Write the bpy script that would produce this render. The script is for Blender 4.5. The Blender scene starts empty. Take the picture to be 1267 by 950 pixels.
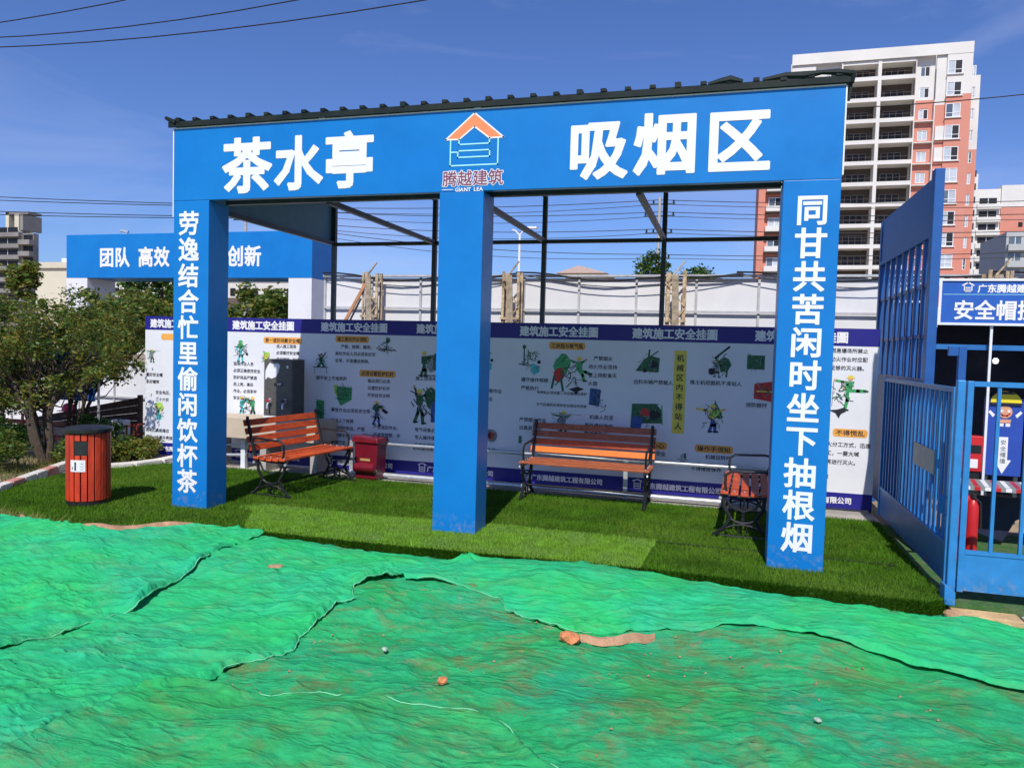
import bpy, bmesh, math, random
import numpy as np
from mathutils import Vector, Matrix
from mathutils import geometry as mg
random.seed(7); rng = np.random.default_rng(11)
R_ = math.radians
sc = bpy.context.scene
COL = sc.collection

# ------------------------------------------------------------------ camera
cam = bpy.data.cameras.new('camera'); camo = bpy.data.objects.new('camera', cam); COL.objects.link(camo)
Rw = [[0.96032, 0.03971, -0.27605], [0.27751, -0.03741, 0.96], [0.02779, -0.99851, -0.04695]]
m = Matrix.Identity(4)
for i in range(3):
    m[i][0] = Rw[i][0]; m[i][1] = -Rw[i][1]; m[i][2] = -Rw[i][2]
m[2][3] = 1.8
camo.matrix_world = m
cam.sensor_width = 36; cam.lens = 918 / 1267 * 36; cam.clip_end = 5000; cam.clip_start = .05
sc.camera = camo
# ------------------------------------------------------------------ world and sun
SUN = Vector((.10, -1.0, 1.12)).normalized()
w = bpy.data.worlds.new('World'); sc.world = w; w.use_nodes = True
nt = w.node_tree; bg = nt.nodes['Background']; bg.inputs[1].default_value = .108
sky = nt.nodes.new('ShaderNodeTexSky'); sky.sky_type = 'NISHITA'; sky.sun_disc = False
sky.sun_elevation = math.asin(SUN.z); sky.sun_rotation = math.atan2(SUN.x, SUN.y)
sky.air_density = 1.0; sky.dust_density = .5; sky.ozone_density = 4.0
tc = nt.nodes.new('ShaderNodeTexCoord'); mp = nt.nodes.new('ShaderNodeMapping')
mp.inputs['Scale'].default_value = (1.2, 1.6, 4.5); mp.inputs['Location'].default_value = (.8, .35, .3)
no = nt.nodes.new('ShaderNodeTexNoise'); no.inputs['Scale'].default_value = 1.7; no.inputs['Detail'].default_value = 7
no.inputs['Roughness'].default_value = .55; no.inputs['Distortion'].default_value = .6
cr = nt.nodes.new('ShaderNodeValToRGB'); cr.color_ramp.elements[0].position = .5; cr.color_ramp.elements[1].position = .85
cr.color_ramp.elements[0].color = (0, 0, 0, 1); cr.color_ramp.elements[1].color = (.40, .40, .40, 1)
mx = nt.nodes.new('ShaderNodeMix'); mx.data_type = 'RGBA'; mx.inputs['B'].default_value = (6.0, 6.4, 9.0, 1)
tint = nt.nodes.new('ShaderNodeMix'); tint.data_type = 'RGBA'; tint.blend_type = 'MULTIPLY'; tint.inputs['Factor'].default_value = 1
tint.inputs['B'].default_value = (.66, .81, 1.22, 1)
nt.links.new(tc.outputs['Generated'], mp.inputs[0]); nt.links.new(mp.outputs[0], no.inputs['Vector'])
nt.links.new(no.outputs['Fac'], cr.inputs[0]); nt.links.new(cr.outputs[0], mx.inputs['Factor'])
nt.links.new(sky.outputs[0], tint.inputs['A'])
nt.links.new(tint.outputs['Result'], mx.inputs['A']); nt.links.new(mx.outputs['Result'], bg.inputs[0])
sl = bpy.data.lights.new('sun', 'SUN'); sl.energy = 4.5; sl.angle = R_(.53); sl.color = (1, .95, .87)
so = bpy.data.objects.new('sun', sl); COL.objects.link(so); so.location = (0, -20, 30)
so.rotation_euler = SUN.to_track_quat('Z', 'Y').to_euler()
sc.view_settings.view_transform = 'Standard'; sc.view_settings.look = 'None'
sc.view_settings.exposure = 0; sc.view_settings.gamma = 1; sc.view_settings.use_curve_mapping = False
sc.cycles.max_bounces = 6; sc.cycles.transparent_max_bounces = 12

# ------------------------------------------------------------------ materials
MATS = {}
def mat(name, col, rough=.6, var=.12, scale=6.0, bump=0.0, bscale=60.0, metal=0.0, col2=None, c2pos=(.45, .65), spec=.4,
        squash=(1, 1, 1), trans=0.0, emit=None, c2scale=None):
    if name in MATS: return MATS[name]
    M_ = bpy.data.materials.new(name); M_.use_nodes = True; n = M_.node_tree; L = n.links
    p = n.nodes['Principled BSDF']; p.inputs['Roughness'].default_value = rough; p.inputs['Metallic'].default_value = metal
    p.inputs['Specular IOR Level'].default_value = spec
    g = n.nodes.new('ShaderNodeNewGeometry'); mpn = n.nodes.new('ShaderNodeMapping'); mpn.inputs['Scale'].default_value = squash
    L.new(g.outputs['Position'], mpn.inputs[0])
    t = n.nodes.new('ShaderNodeTexNoise'); t.inputs['Scale'].default_value = scale; t.inputs['Detail'].default_value = 5
    L.new(mpn.outputs[0], t.inputs['Vector'])
    r = n.nodes.new('ShaderNodeValToRGB'); e = r.color_ramp.elements
    e[0].position = .3; e[1].position = .7
    e[0].color = tuple(max(0, c * (1 - var)) for c in col) + (1,); e[1].color = tuple(min(1, c * (1 + var)) for c in col) + (1,)
    L.new(t.outputs['Fac'], r.inputs[0]); out = r.outputs[0]
    if col2:
        t2 = n.nodes.new('ShaderNodeTexNoise'); t2.inputs['Scale'].default_value = c2scale or scale * .35; t2.inputs['Detail'].default_value = 6
        t2.inputs['Roughness'].default_value = .65
        L.new(mpn.outputs[0], t2.inputs['Vector'])
        r2 = n.nodes.new('ShaderNodeMapRange'); r2.inputs['From Min'].default_value = c2pos[0]; r2.inputs['From Max'].default_value = c2pos[1]
        L.new(t2.outputs['Fac'], r2.inputs['Value'])
        x = n.nodes.new('ShaderNodeMix'); x.data_type = 'RGBA'; x.inputs['B'].default_value = tuple(col2) + (1,)
        L.new(r2.outputs[0], x.inputs['Factor']); L.new(out, x.inputs['A']); out = x.outputs['Result']
    L.new(out, p.inputs['Base Color'])
    if bump:
        b = n.nodes.new('ShaderNodeBump'); b.inputs['Strength'].default_value = bump; b.inputs['Distance'].default_value = .02
        t3 = n.nodes.new('ShaderNodeTexNoise'); t3.inputs['Scale'].default_value = bscale; t3.inputs['Detail'].default_value = 4
        L.new(mpn.outputs[0], t3.inputs['Vector']); L.new(t3.outputs['Fac'], b.inputs['Height']); L.new(b.outputs[0], p.inputs['Normal'])
    if trans:
        tr = n.nodes.new('ShaderNodeBsdfTranslucent'); L.new(out, tr.inputs[0]); ms = n.nodes.new('ShaderNodeMixShader')
        ms.inputs[0].default_value = trans; L.new(p.outputs[0], ms.inputs[1]); L.new(tr.outputs[0], ms.inputs[2])
        L.new(ms.outputs[0], n.nodes['Material Output'].inputs[0])
    if emit:
        p.inputs['Emission Color'].default_value = tuple(emit) + (1,); p.inputs['Emission Strength'].default_value = 1
    MATS[name] = M_; return M_

BLUE = mat('blue_vinyl', (.004, .175, .53), .36, .06, 3, bump=.16, bscale=2.2, col2=(.006, .195, .56), spec=.35)
WHITEP = mat('white_print', (.80, .80, .82), .5, .03)
WHITETRIM = mat('white_trim', (.75, .77, .8), .5, .05)
NAVY = mat('navy_print', (.018, .016, .22), .45, .05)
PANELW = mat('banner_white', (.76, .77, .81), .5, .04, 2, col2=(.70, .72, .77), bump=.25, bscale=3.5)
ORANGE = mat('logo_orange', (.85, .26, .10), .5, .05)
CYANL = mat('logo_cyan', (.35, .78, .88), .5, .03)
DRED = mat('logo_red', (.22, .05, .10), .5, .05)
def add_dirt(M_):
    n = M_.node_tree; L = n.links; p = n.nodes['Principled BSDF']; src = p.inputs['Base Color'].links[0].from_socket
    g_ = n.nodes.new('ShaderNodeNewGeometry'); sp_ = n.nodes.new('ShaderNodeSeparateXYZ'); L.new(g_.outputs['Position'], sp_.inputs[0])
    mr = n.nodes.new('ShaderNodeMapRange'); mr.inputs['From Min'].default_value = .22; mr.inputs['From Max'].default_value = .0; L.new(sp_.outputs['Z'], mr.inputs['Value'])
    t_ = n.nodes.new('ShaderNodeTexNoise'); t_.inputs['Scale'].default_value = 14; t_.inputs['Detail'].default_value = 8; t_.inputs['Roughness'].default_value = .75; L.new(g_.outputs['Position'], t_.inputs['Vector'])
    m2 = n.nodes.new('ShaderNodeMapRange'); m2.inputs['From Min'].default_value = .5; m2.inputs['From Max'].default_value = .62; m2.inputs['To Max'].default_value = .55; L.new(t_.outputs['Fac'], m2.inputs['Value'])
    mu = n.nodes.new('ShaderNodeMath'); mu.operation = 'MULTIPLY'; L.new(mr.outputs[0], mu.inputs[0]); L.new(m2.outputs[0], mu.inputs[1])
    x = n.nodes.new('ShaderNodeMix'); x.data_type = 'RGBA'; x.inputs['B'].default_value = (.30, .27, .22, 1); L.new(mu.outputs[0], x.inputs['Factor']); L.new(src, x.inputs['A']); L.new(x.outputs['Result'], p.inputs['Base Color'])
INKB = mat('ink_black', (.02, .02, .03), .6, .05)
INKO = mat('ink_orange', (.85, .40, .08), .5, .08)
INKY = mat('ink_yellow', (.75, .62, .08), .5, .08)
INKG = mat('ink_green', (.05, .34, .12), .5, .3, 30)
INKDG = mat('ink_dark_green', (.025, .12, .05), .5, .3, 30)
INKC = mat('ink_cyan', (.08, .50, .55), .5, .2, 30)
INKBL = mat('ink_blue', (.03, .09, .32), .5, .2, 30)
INKR = mat('ink_red', (.55, .03, .03), .5, .1)
INKS = mat('ink_skin', (.70, .36, .22), .5, .1)
INKLG = mat('ink_light_green', (.35, .62, .10), .5, .2)
INKGR = mat('ink_grey', (.25, .27, .29), .5, .2)
DSTEEL = mat('dark_steel_tube', (.035, .05, .06), .45, .2, 12, spec=.5)
ROOFM = mat('roof_sheet_dark', (.010, .018, .018), .6, .3, 6, col2=(.022, .026, .02), spec=.2)
SIDEIN = mat('side_panel_grey_blue', (.11, .25, .37), .5, .1)
SLAT = mat('orange_slat', (.62, .095, .022), .42, .3, 22, squash=(1, 1, 5), spec=.4, col2=(.40, .06, .025), bump=.3, bscale=50)
SLAT_SHADE = mat('shaded_brown_slat', (.33, .085, .03), .42, .25, 30, col2=(.42, .12, .05))  # middle bench slats: shade under the header put into the colour
SLAT_SUN = mat('sunlit_orange_slat', (.80, .20, .03), .35, .12, 30)  # lit copy of the slat: sunlight on the lowest back slat painted in
IRON = mat('black_iron', (.014, .015, .016), .38, .2, 30, spec=.6)
STEEL = mat('stainless_steel', (.125, .12, .11), .5, .15, 9, metal=.35, squash=(1, 1, 8))
PIPE = mat('galvanised_pipe', (.62, .64, .66), .35, .15, 20, metal=.5)
CANR = mat('can_red', (.62, .055, .018), .45, .2, 14, col2=(.40, .04, .02), bump=.25, bscale=40, squash=(1, 1, .3))
CANB = mat('can_black', (.018, .018, .018), .4, .3, 20, spec=.6)
CREAM = mat('cream_render', (.55, .45, .34), .8, .1, 5, bump=.2)
CONC = mat('concrete', (.42, .39, .35), .9, .15, 4, bump=.4, col2=(.28, .26, .24))
YARD = mat('yard_earth', (.36, .27, .19), .95, .25, 3, bump=.6, bscale=25, col2=(.22, .20, .15))
SOIL = mat('tan_soil', (.48, .27, .16), .95, .25, 8, bump=.8, bscale=30, col2=(.30, .17, .10))
BRICK = mat('orange_brick_chip', (.66, .24, .10), .9, .2, 30, bump=.5)
STONEW = mat('pale_stone', (.42, .52, .42), .9, .15, 30, bump=.5)
TANK = mat('tan_kerb', (.58, .38, .18), .9, .2, 8, bump=.7, bscale=22, col2=(.40, .28, .17))
GATE = mat('gate_blue', (.022, .15, .43), .42, .12, 8, spec=.45, col2=(.03, .18, .47))
GATEL = mat('gate_light_blue', (.03, .21, .52), .42, .12, 8, spec=.45)
HOARD = mat('hoarding_white', (.72, .72, .74), .6, .05, 1.5, bump=.12, bscale=3, col2=(.64, .65, .68))
BATT = mat('hoarding_batten', (.45, .46, .48), .6, .15, 10)
TANB = mat('bamboo_tan', (.55, .42, .27), .8, .35, 18, bump=.4, col2=(.22, .16, .10))
BLACKC = mat('black_cable', (.015, .015, .018), .6, .1)
BOARD = mat('booth_blue', (.02, .11, .46), .45, .06)
DARKN = mat('dark_navy_backdrop', (.012, .018, .05), .6, .2)
REDP = mat('red_paint', (.55, .02, .025), .35, .1, spec=.5)
CRIM = mat('crimson_bin', (.17, .008, .02), .25, .15, spec=.7)
HELM = mat('pink_helmet', (.72, .05, .10), .3, .05)
BROWNW = mat('brown_ramp_board', (.085, .05, .036), .8, .25, 10)
REDRAIL = mat('dark_red_rail', (.20, .035, .03), .5, .2)
PINKK = mat('faded_red_kerb', (.55, .24, .19), .85, .15, 12, bump=.4)
WHITEK = mat('faded_white_kerb', (.66, .62, .56), .85, .12, 12, bump=.4)
TARP = mat('blue_tarp', (.03, .12, .42), .5, .2, 4, bump=.5, bscale=6)
BARK = mat('bark', (.075, .055, .04), .9, .3, 20, bump=.6)
TW = mat('tower_white', (.70, .68, .64), .8, .06, .2, col2=(.60, .57, .53), c2pos=(.55, .75))
TO = mat('tower_orange', (.62, .24, .17), .8, .08, .2, col2=(.58, .26, .20))
TIN = mat('tower_balcony_inside', (.10, .08, .07), .9, .2, .4)  # recess shade put into the colour: balcony interiors darkened
TGL = mat('window_glass', (.10, .13, .16), .15, .3, .3, spec=.9)
TDK = mat('window_dark', (.012, .012, .015), .5, .2)
TPALE = mat('window_pale', (.48, .52, .56), .25, .15, .5, spec=.7)
GREYB = mat('old_grey_render', (.24, .23, .215), .9, .15, .15, col2=(.17, .165, .155))
CREAMB = mat('cream_building_paint', (.62, .57, .44), .85, .08, .2)
GRASSB = mat('turf_backing', (.038, .10, .008), .95, .3, 25, bump=.8, bscale=120)
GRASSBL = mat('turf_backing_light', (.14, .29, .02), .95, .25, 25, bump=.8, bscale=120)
BLADE = mat('turf_blade_dark', (.075, .185, .008), .7, .35, 3, col2=(.13, .24, .02), c2scale=.9, trans=.25, spec=.2)
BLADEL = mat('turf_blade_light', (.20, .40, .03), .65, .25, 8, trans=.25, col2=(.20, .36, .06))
LEAF = [mat('leaf_olive', (.15, .17, .022), .5, .4, 4, trans=.35, col2=(.25, .21, .03)),
        mat('leaf_green', (.065, .145, .022), .5, .35, 4, trans=.35, col2=(.13, .20, .03)),
        mat('leaf_dark', (.02, .06, .014), .55, .3, 6, trans=.2)]

add_dirt(BLUE); add_dirt(GATE); add_dirt(GATEL)
# ------------------------------------------------------------------ builders
class MB:
    def __init__(s): s.v = []; s.f = []; s.mi = []; s.cur = 0
    def add(s, vs, fs):
        b = len(s.v); s.v += [tuple(p) for p in vs]
        for f in fs: s.f.append(tuple(i + b for i in f)); s.mi.append(s.cur)
        return s
    def box(s, x0, x1, y0, y1, z0, z1):
        return s.add([(x0, y0, z0), (x1, y0, z0), (x1, y1, z0), (x0, y1, z0), (x0, y0, z1), (x1, y0, z1), (x1, y1, z1), (x0, y1, z1)],
              [(0, 3, 2, 1), (4, 5, 6, 7), (0, 1, 5, 4), (1, 2, 6, 5), (2, 3, 7, 6), (3, 0, 4, 7)])
    def bar(s, p, q, a, b=None, up=(0, 0, 1)):
        p, q = Vector(p), Vector(q); b = a if b is None else b; d = (q - p).normalized(); u = Vector(up)
        if abs(d.dot(u)) > .95: u = Vector((0, 1, 0))
        sx = d.cross(u).normalized() * a / 2; sz = sx.cross(d).normalized() * b / 2
        vs = [c + k for c in (p, q) for k in (-sx - sz, sx - sz, sx + sz, -sx + sz)]
        return s.add(vs, [(0, 1, 2, 3), (7, 6, 5, 4), (0, 4, 5, 1), (1, 5, 6, 2), (2, 6, 7, 3), (3, 7, 4, 0)])
    def tube(s, pts, r, n=8, caps=True):
        pts = [Vector(p) for p in pts]; rs = r if isinstance(r, (list, tuple)) else [r] * len(pts)
        vs = []; fs = []; prev = None
        for i, p in enumerate(pts):
            d = (pts[min(i + 1, len(pts) - 1)] - pts[max(i - 1, 0)])
            d = d.normalized() if d.length > 1e-9 else Vector((0, 0, 1))
            if prev is None: u = d.orthogonal().normalized()
            else:
                u = prev - d * prev.dot(d); u = u.normalized() if u.length > 1e-6 else d.orthogonal().normalized()
            prev = u; v = d.cross(u)
            for k in range(n):
                a = 2 * math.pi * k / n; vs.append(p + (u * math.cos(a) + v * math.sin(a)) * rs[i])
        for i in range(len(pts) - 1):
            for k in range(n):
                a = i * n + k; b = i * n + (k + 1) % n; fs.append((a, b, b + n, a + n))
        if caps: fs.append(tuple(range(n))[::-1]); fs.append(tuple((len(pts) - 1) * n + k for k in range(n)))
        return s.add(vs, fs)
    def lathe(s, cx, cy, prof, n=20):
        vs = []; fs = []
        for r, z in prof:
            for k in range(n):
                a = 2 * math.pi * k / n; vs.append((cx + r * math.cos(a), cy + r * math.sin(a), z))
        for i in range(len(prof) - 1):
            for k in range(n):
                a = i * n + k; b = i * n + (k + 1) % n; fs.append((a, b, b + n, a + n))
        fs.append(tuple(range(n))[::-1]); fs.append(tuple((len(prof) - 1) * n + k for k in range(n)))
        return s.add(vs, fs)
    def prism(s, pts, y0, y1):           # polygon in (x,z), pushed along y
        n = len(pts)
        vs = [(x, y0, z) for x, z in pts] + [(x, y1, z) for x, z in pts]
        return s.add(vs, [tuple(range(n)), tuple(range(2 * n - 1, n - 1, -1))] + [((i + 1) % n, i, i + n, (i + 1) % n + n) for i in range(n)])
    def flat(s, pts, y):                  # printed polygon facing -y
        return s.add([(x, y, z) for x, z in pts], [tuple(range(len(pts)))])
    def grid(s, P):                       # P: (n,m,3) array
        n, m_ = P.shape[:2]
        return s.add(P.reshape(-1, 3).tolist(), [(i * m_ + j, i * m_ + j + 1, (i + 1) * m_ + j + 1, (i + 1) * m_ + j) for i in range(n - 1) for j in range(m_ - 1)])
    def xf(s, M4): s.v = [tuple(M4 @ Vector(p)) for p in s.v]; return s
    def mesh(s, name, mats, o=(0, 0, 0)):
        me = bpy.data.meshes.new(name)
        me.from_pydata([(a - o[0], b - o[1], c - o[2]) for a, b, c in s.v], [], s.f)
        for mm in (mats if isinstance(mats, (list, tuple)) else [mats]): me.materials.append(mm)
        if any(s.mi): me.polygons.foreach_set('material_index', s.mi)
        me.update(); return me

def thing(name, label, cat, loc=(0, 0, 0), rot=0, group=None):
    o = bpy.data.objects.new(name, None); COL.objects.link(o); o.empty_display_size = .2
    o.location = loc; o.rotation_euler = (0, 0, rot); o['label'] = label; o['category'] = cat
    if group: o['group'] = group
    return o
def tag(o, label=None, cat=None, group=None, kind=None):
    for k, v in (('label', label), ('category', cat), ('group', group), ('kind', kind)):
        if v: o[k] = v
    return o
def org(o):
    p = Vector((0, 0, 0))
    while o is not None: p += Vector(o.location); o = o.parent
    return p
def link(name, me, parent=None, loc=(0, 0, 0), smooth=False, bevel=0, label=None):
    o = bpy.data.objects.new(name, me); COL.objects.link(o); o.location = loc; o.parent = parent
    if smooth: me.polygons.foreach_set('use_smooth', [True] * len(me.polygons)); me.set_sharp_from_angle(angle=R_(40))
    if bevel:
        b = o.modifiers.new('bevel', 'BEVEL'); b.width = bevel; b.segments = 2; b.limit_method = 'ANGLE'
    if label: o['label'] = label
    return o
def part(name, mb, mats, parent=None, world=False, **k):
    me = mb.mesh(name, mats, org(parent) if (world and parent) else (0, 0, 0))
    return link(name, me, parent, **k)
def copy_tree(o, parent=None):
    c = o.copy(); COL.objects.link(c); c.parent = parent
    for ch in o.children: copy_tree(ch, c)
    return c

# ------------------------------------------------------------------ lettering (outline glyphs made bold by a true union)
TXT = {}
def glyph(ch, bold):
    c = bpy.data.curves.new('t', 'FONT'); c.body = ch; c.size = 1; c.resolution_u = 2
    o = bpy.data.objects.new('t', c); COL.objects.link(o); bpy.context.view_layer.update()
    me = bpy.data.meshes.new_from_object(o.evaluated_get(bpy.context.evaluated_depsgraph_get()))
    bpy.data.objects.remove(o); bpy.data.curves.remove(c)
    V = [Vector((v.co.x, v.co.y)) for v in me.vertices]; F = [tuple(p.vertices) for p in me.polygons]; bpy.data.meshes.remove(me)
    area = lambda P, f: sum(P[a].x * P[b].y - P[b].x * P[a].y for a, b in zip(f, f[1:] + f[:1])) / 2
    F = [f if area(V, f) > 0 else f[::-1] for f in F if abs(area(V, f)) > 1e-7]
    a0 = sum(area(V, f) for f in F)
    cnt = {}
    for f in F:
        for a, b in zip(f, f[1:] + f[:1]): cnt[(min(a, b), max(a, b))] = cnt.get((min(a, b), max(a, b)), 0) + 1
    per = [(a, b) for (a, b), n_ in cnt.items() if n_ == 1]; plen = sum((V[b] - V[a]).length for a, b in per)
    for tr_ in range(6 if bold else 0):
        bw = bold * (1 - .07 * tr_) + tr_ * 1.3e-4; Vs = list(V); Fs = list(F)
        for a, b in per:
            p, q = V[a], V[b]; d = q - p
            if d.length < 2e-3: continue
            d.normalize(); nn = Vector((-d.y, d.x)) * bw; e = d * bw * .72; i = len(Vs)
            Vs += [p - e - nn, q + e - nn, q + e + nn, p - e + nn]; Fs.append((i, i + 1, i + 2, i + 3))
        r = mg.delaunay_2d_cdt(Vs, [], Fs, 0, 1e-5, True)
        V2 = r[0]; F2_ = [f for f, of in zip(r[2], r[5]) if of]
        if a0 < sum(abs(area(V2, f)) for f in F2_) < a0 + plen * bw * 1.12 + .01: return V2, F2_
    return V, F
GL = {}
def text_mesh(s, bold=0.0, m_=None, key=None):
    k = (s, bold, m_.name)
    if k in TXT: return TXT[k]
    VV = []; FF = []; ax = 0
    for ch in s:
        if ch in ' \u3000': ax += .5 if ch == ' ' else 1; continue
        if (ch, bold) not in GL: GL[(ch, bold)] = glyph(ch, bold)
        V, F = GL[(ch, bold)]; i0 = len(VV); VV += [(p.x + ax, 0, p.y) for p in V]; FF += [tuple(i + i0 for i in f) for f in F]
        ax += 1 if ord(ch) > 0x2E80 else (max(p.x for p in V) + .06 if V else .5)
    out = bpy.data.meshes.new('lettering'); out.from_pydata(VV, [], FF)
    out.materials.append(m_); out.update()
    bm = bmesh.new(); bm.from_mesh(out)
    for f in bm.faces:
        f.normal_update()
        if f.normal.y > 0: f.normal_flip()
    bm.to_mesh(out); bm.free()
    TXT[k] = out; return out
def text(s, x, z, y, size, m_, parent, bold=0.0, sx=1.0, name='lettering', world=True):
    """em box left-bottom at (x,z); em = size"""
    o = link(name, text_mesh(s, bold, m_), parent)
    og = org(parent) if world else Vector((0, 0, 0))
    o.location = (x - og.x, y - og.y, z + .12 * size - og.z); o.scale = (size * sx, 1, size)
    return o

# ------------------------------------------------------------------ noise helpers
def perlin(x, y, seed=0):
    rs = np.random.RandomState(seed); P = rs.permutation(256); P = np.concatenate([P, P]); G = rs.rand(256) * 2 * np.pi
    xi = np.floor(x).astype(int); yi = np.floor(y).astype(int); xf = x - xi; yf = y - yi
    u = xf * xf * xf * (xf * (xf * 6 - 15) + 10); v = yf * yf * yf * (yf * (yf * 6 - 15) + 10)
    def g(ix, iy, dx, dy):
        a = G[P[(P[ix & 255] + iy) & 255]]; return np.cos(a) * dx + np.sin(a) * dy
    a = g(xi, yi, xf, yf); b = g(xi + 1, yi, xf - 1, yf); c = g(xi, yi + 1, xf, yf - 1); d = g(xi + 1, yi + 1, xf - 1, yf - 1)
    return (a + (b - a) * u) * (1 - v) + (c + (d - c) * u) * v
def fbm(x, y, o=4, seed=0, gain=.5):
    t = 0; a = 1
    for i in range(o): t = t + a * perlin(x * 2 ** i, y * 2 ** i, seed + i); a *= gain
    return t
def ridge(x, y, seed=0): return np.clip(1 - np.abs(perlin(x, y, seed)) * 5, 0, 1)

# ================================================================== SETTING
# turf outline (front polyline left to right, then right side and back)
FRONT = [(-9.4, 5.6), (-6.9, 5.5), (-5.9, 5.36), (-5.3, 5.5), (-4.8, 5.85), (-4.3, 6.05), (-3.1, 6.07), (-2.4, 6.1), (-.6, 6.2), (.5, 6.17), (1.52, 6.12), (1.66, 6.22)]
def front(x): return np.interp(x, [p[0] for p in FRONT], [p[1] for p in FRONT])
ZB = [(-9, .03), (-6, .03), (-5, .02), (-4.3, -.03), (-3.1, -.09), (-2.2, -.085), (-1.5, -.03), (-1.1, .0), (-.6, -.04), (.4, -.10), (1.6, -.13), (3.5, -.17)]
def terrain(x, y):
    zb = np.interp(x, [p[0] for p in ZB], [p[1] for p in ZB])
    t = np.clip((front(x) - y) / 1.5, 0, 1); t = t * t * (3 - 2 * t)
    z = zb * (1 - t) + (-.19) * t
    edge = np.clip((front(x) + .05 - y) / .35, 0, 1)
    z = z + edge * (.085 * fbm(x * .7 + 3, y * .9, 2, 5) + .028 * fbm(x * 2.3, y * 2.9, 3, 9))
    return z
g = MB()
g.box(-1500, 1500, -600, 2500, -1.2, -.62)
tag(part('ground', g, YARD), 'wide dusty ground reaching to the horizon', kind='structure')
# soil heap in the foreground
nx, ny = 150, 90
X, Y = np.meshgrid(np.linspace(-11, 5, nx), np.linspace(.2, 6.6, ny)); 
Z = terrain(X, Y) - .035; Z = np.where(Y > front(X) + .12, Z - .25, Z)
s_ = MB().grid(np.dstack([X, Y, Z])); tag(part('soil', s_, SOIL, smooth=True), 'tan bare soil under and beside the green nets', kind='structure')
yd = MB(); yd.box(-60, 30, 9.02, 140, -.6, -.03); yd.box(-60, -8.55, 5.9, 9.02, -.6, -.035)
tag(part('yard', yd, YARD), kind='structure')
pv = MB(); pv.box(-8.0, 1.72, 9.0, 9.75, -.5, -.012)
tag(part('pavement', pv, CONC), kind='structure')
# turf slab
TURF = FRONT[1:] + [(1.68, 8.98), (-7.7, 8.98), (-8.35, 8.1), (-8.2, 7.0), (-7.85, 6.35), (-7.4, 5.7)]
def slab(pts, z0, z1, m_, name, label):
    n = len(pts); mbs = MB()
    vs = [(x, y, z0) for x, y in pts] + [(x, y, z1 - .025) for x, y in pts] + []
    c = (sum(p[0] for p in pts) / n, sum(p[1] for p in pts) / n)
    ins = []
    for i in range(n):
        a = Vector(pts[i - 1]); b = Vector(pts[i]); d = Vector(pts[(i + 1) % n])
        nn = ((b - a).normalized() + (d - b).normalized()).normalized(); nn = Vector((-nn.y, nn.x)); ins.append((b.x + nn.x * .03, b.y + nn.y * .03, z1))
    vs += ins
    fs = [(i, (i + 1) % n, (i + 1) % n + n, i + n) for i in range(n)] + [(i + n, (i + 1) % n + n, (i + 1) % n + 2 * n, i + 2 * n) for i in range(n)]
    fs.append(tuple(range(2 * n, 3 * n)))
    mbs.add(vs, fs); return tag(part(name, mbs, m_), label, kind='structure')
slab(TURF, -.5, -.005, GRASSB, 'turf_base', 'raised bed under the artificial turf')
# separate strips of turf lie on the bed; a paler strip in front of the middle pillar
def strip(pts, z, m_, label):
    mbs = MB(); n = len(pts)
    mbs.add([(x, y, z - .02) for x, y in pts] + [(x, y, z) for x, y in pts], [tuple(range(n, 2 * n))] + [(i, (i + 1) % n, (i + 1) % n + n, i + n) for i in range(n)])
    return tag(part('turf_strip', mbs, m_), label, kind='structure')
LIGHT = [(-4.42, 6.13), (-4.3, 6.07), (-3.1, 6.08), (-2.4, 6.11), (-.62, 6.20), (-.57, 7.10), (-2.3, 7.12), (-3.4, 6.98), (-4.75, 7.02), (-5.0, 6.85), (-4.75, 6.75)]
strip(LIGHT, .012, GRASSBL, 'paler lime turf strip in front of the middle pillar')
def inside(px, py, poly):
    r = np.zeros(px.shape, bool); n = len(poly)
    for i in range(n):
        x0, y0 = poly[i]; x1, y1 = poly[(i + 1) % n]
        c = ((y0 > py) != (y1 > py)) & (px < (x1 - x0) * (py - y0) / (y1 - y0 + 1e-12) + x0); r ^= c
    return r
def blades(name, px, py, pz, h, wd, m_, label, outx=0, outy=0):
    n = len(px); a = rng.random(n) * np.pi * 2; hh = h * (.55 + .6 * rng.random(n)); ww = wd * (.7 + .6 * rng.random(n))
    lx = rng.normal(0, .45, n) * hh + outx * hh; ly = rng.normal(0, .45, n) * hh + outy * hh
    v = np.zeros((n, 3, 3)); dx = np.cos(a) * ww / 2; dy = np.sin(a) * ww / 2
    v[:, 0] = np.stack([px - dx, py - dy, pz - .004], 1); v[:, 1] = np.stack([px + dx, py + dy, pz - .004], 1); v[:, 2] = np.stack([px + lx, py + ly, pz + hh], 1)
    me = bpy.data.meshes.new(name); me.vertices.add(3 * n); me.vertices.foreach_set('co', v.ravel())
    me.loops.add(3 * n); me.loops.foreach_set('vertex_index', np.arange(3 * n)); me.polygons.add(n)
    me.polygons.foreach_set('loop_start', np.arange(0, 3 * n, 3)); me.polygons.foreach_set('loop_total', np.full(n, 3))
    me.materials.append(m_); me.update(); me.validate()
    return tag(link(name, me), label, 'grass', kind='stuff')
N = 330000
px = rng.uniform(-8.4, 1.7, N); py = rng.uniform(5.3, 9.0, N)
tw = inside(px, py, TURF); lt = inside(px, py, LIGHT)
seam = (np.abs(py - (7.13 + .012 * np.sin(px * 3) - .012 * px)) < .026) & (px > -2.3) & (px < 1.5)          # dark joints between the strips
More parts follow.
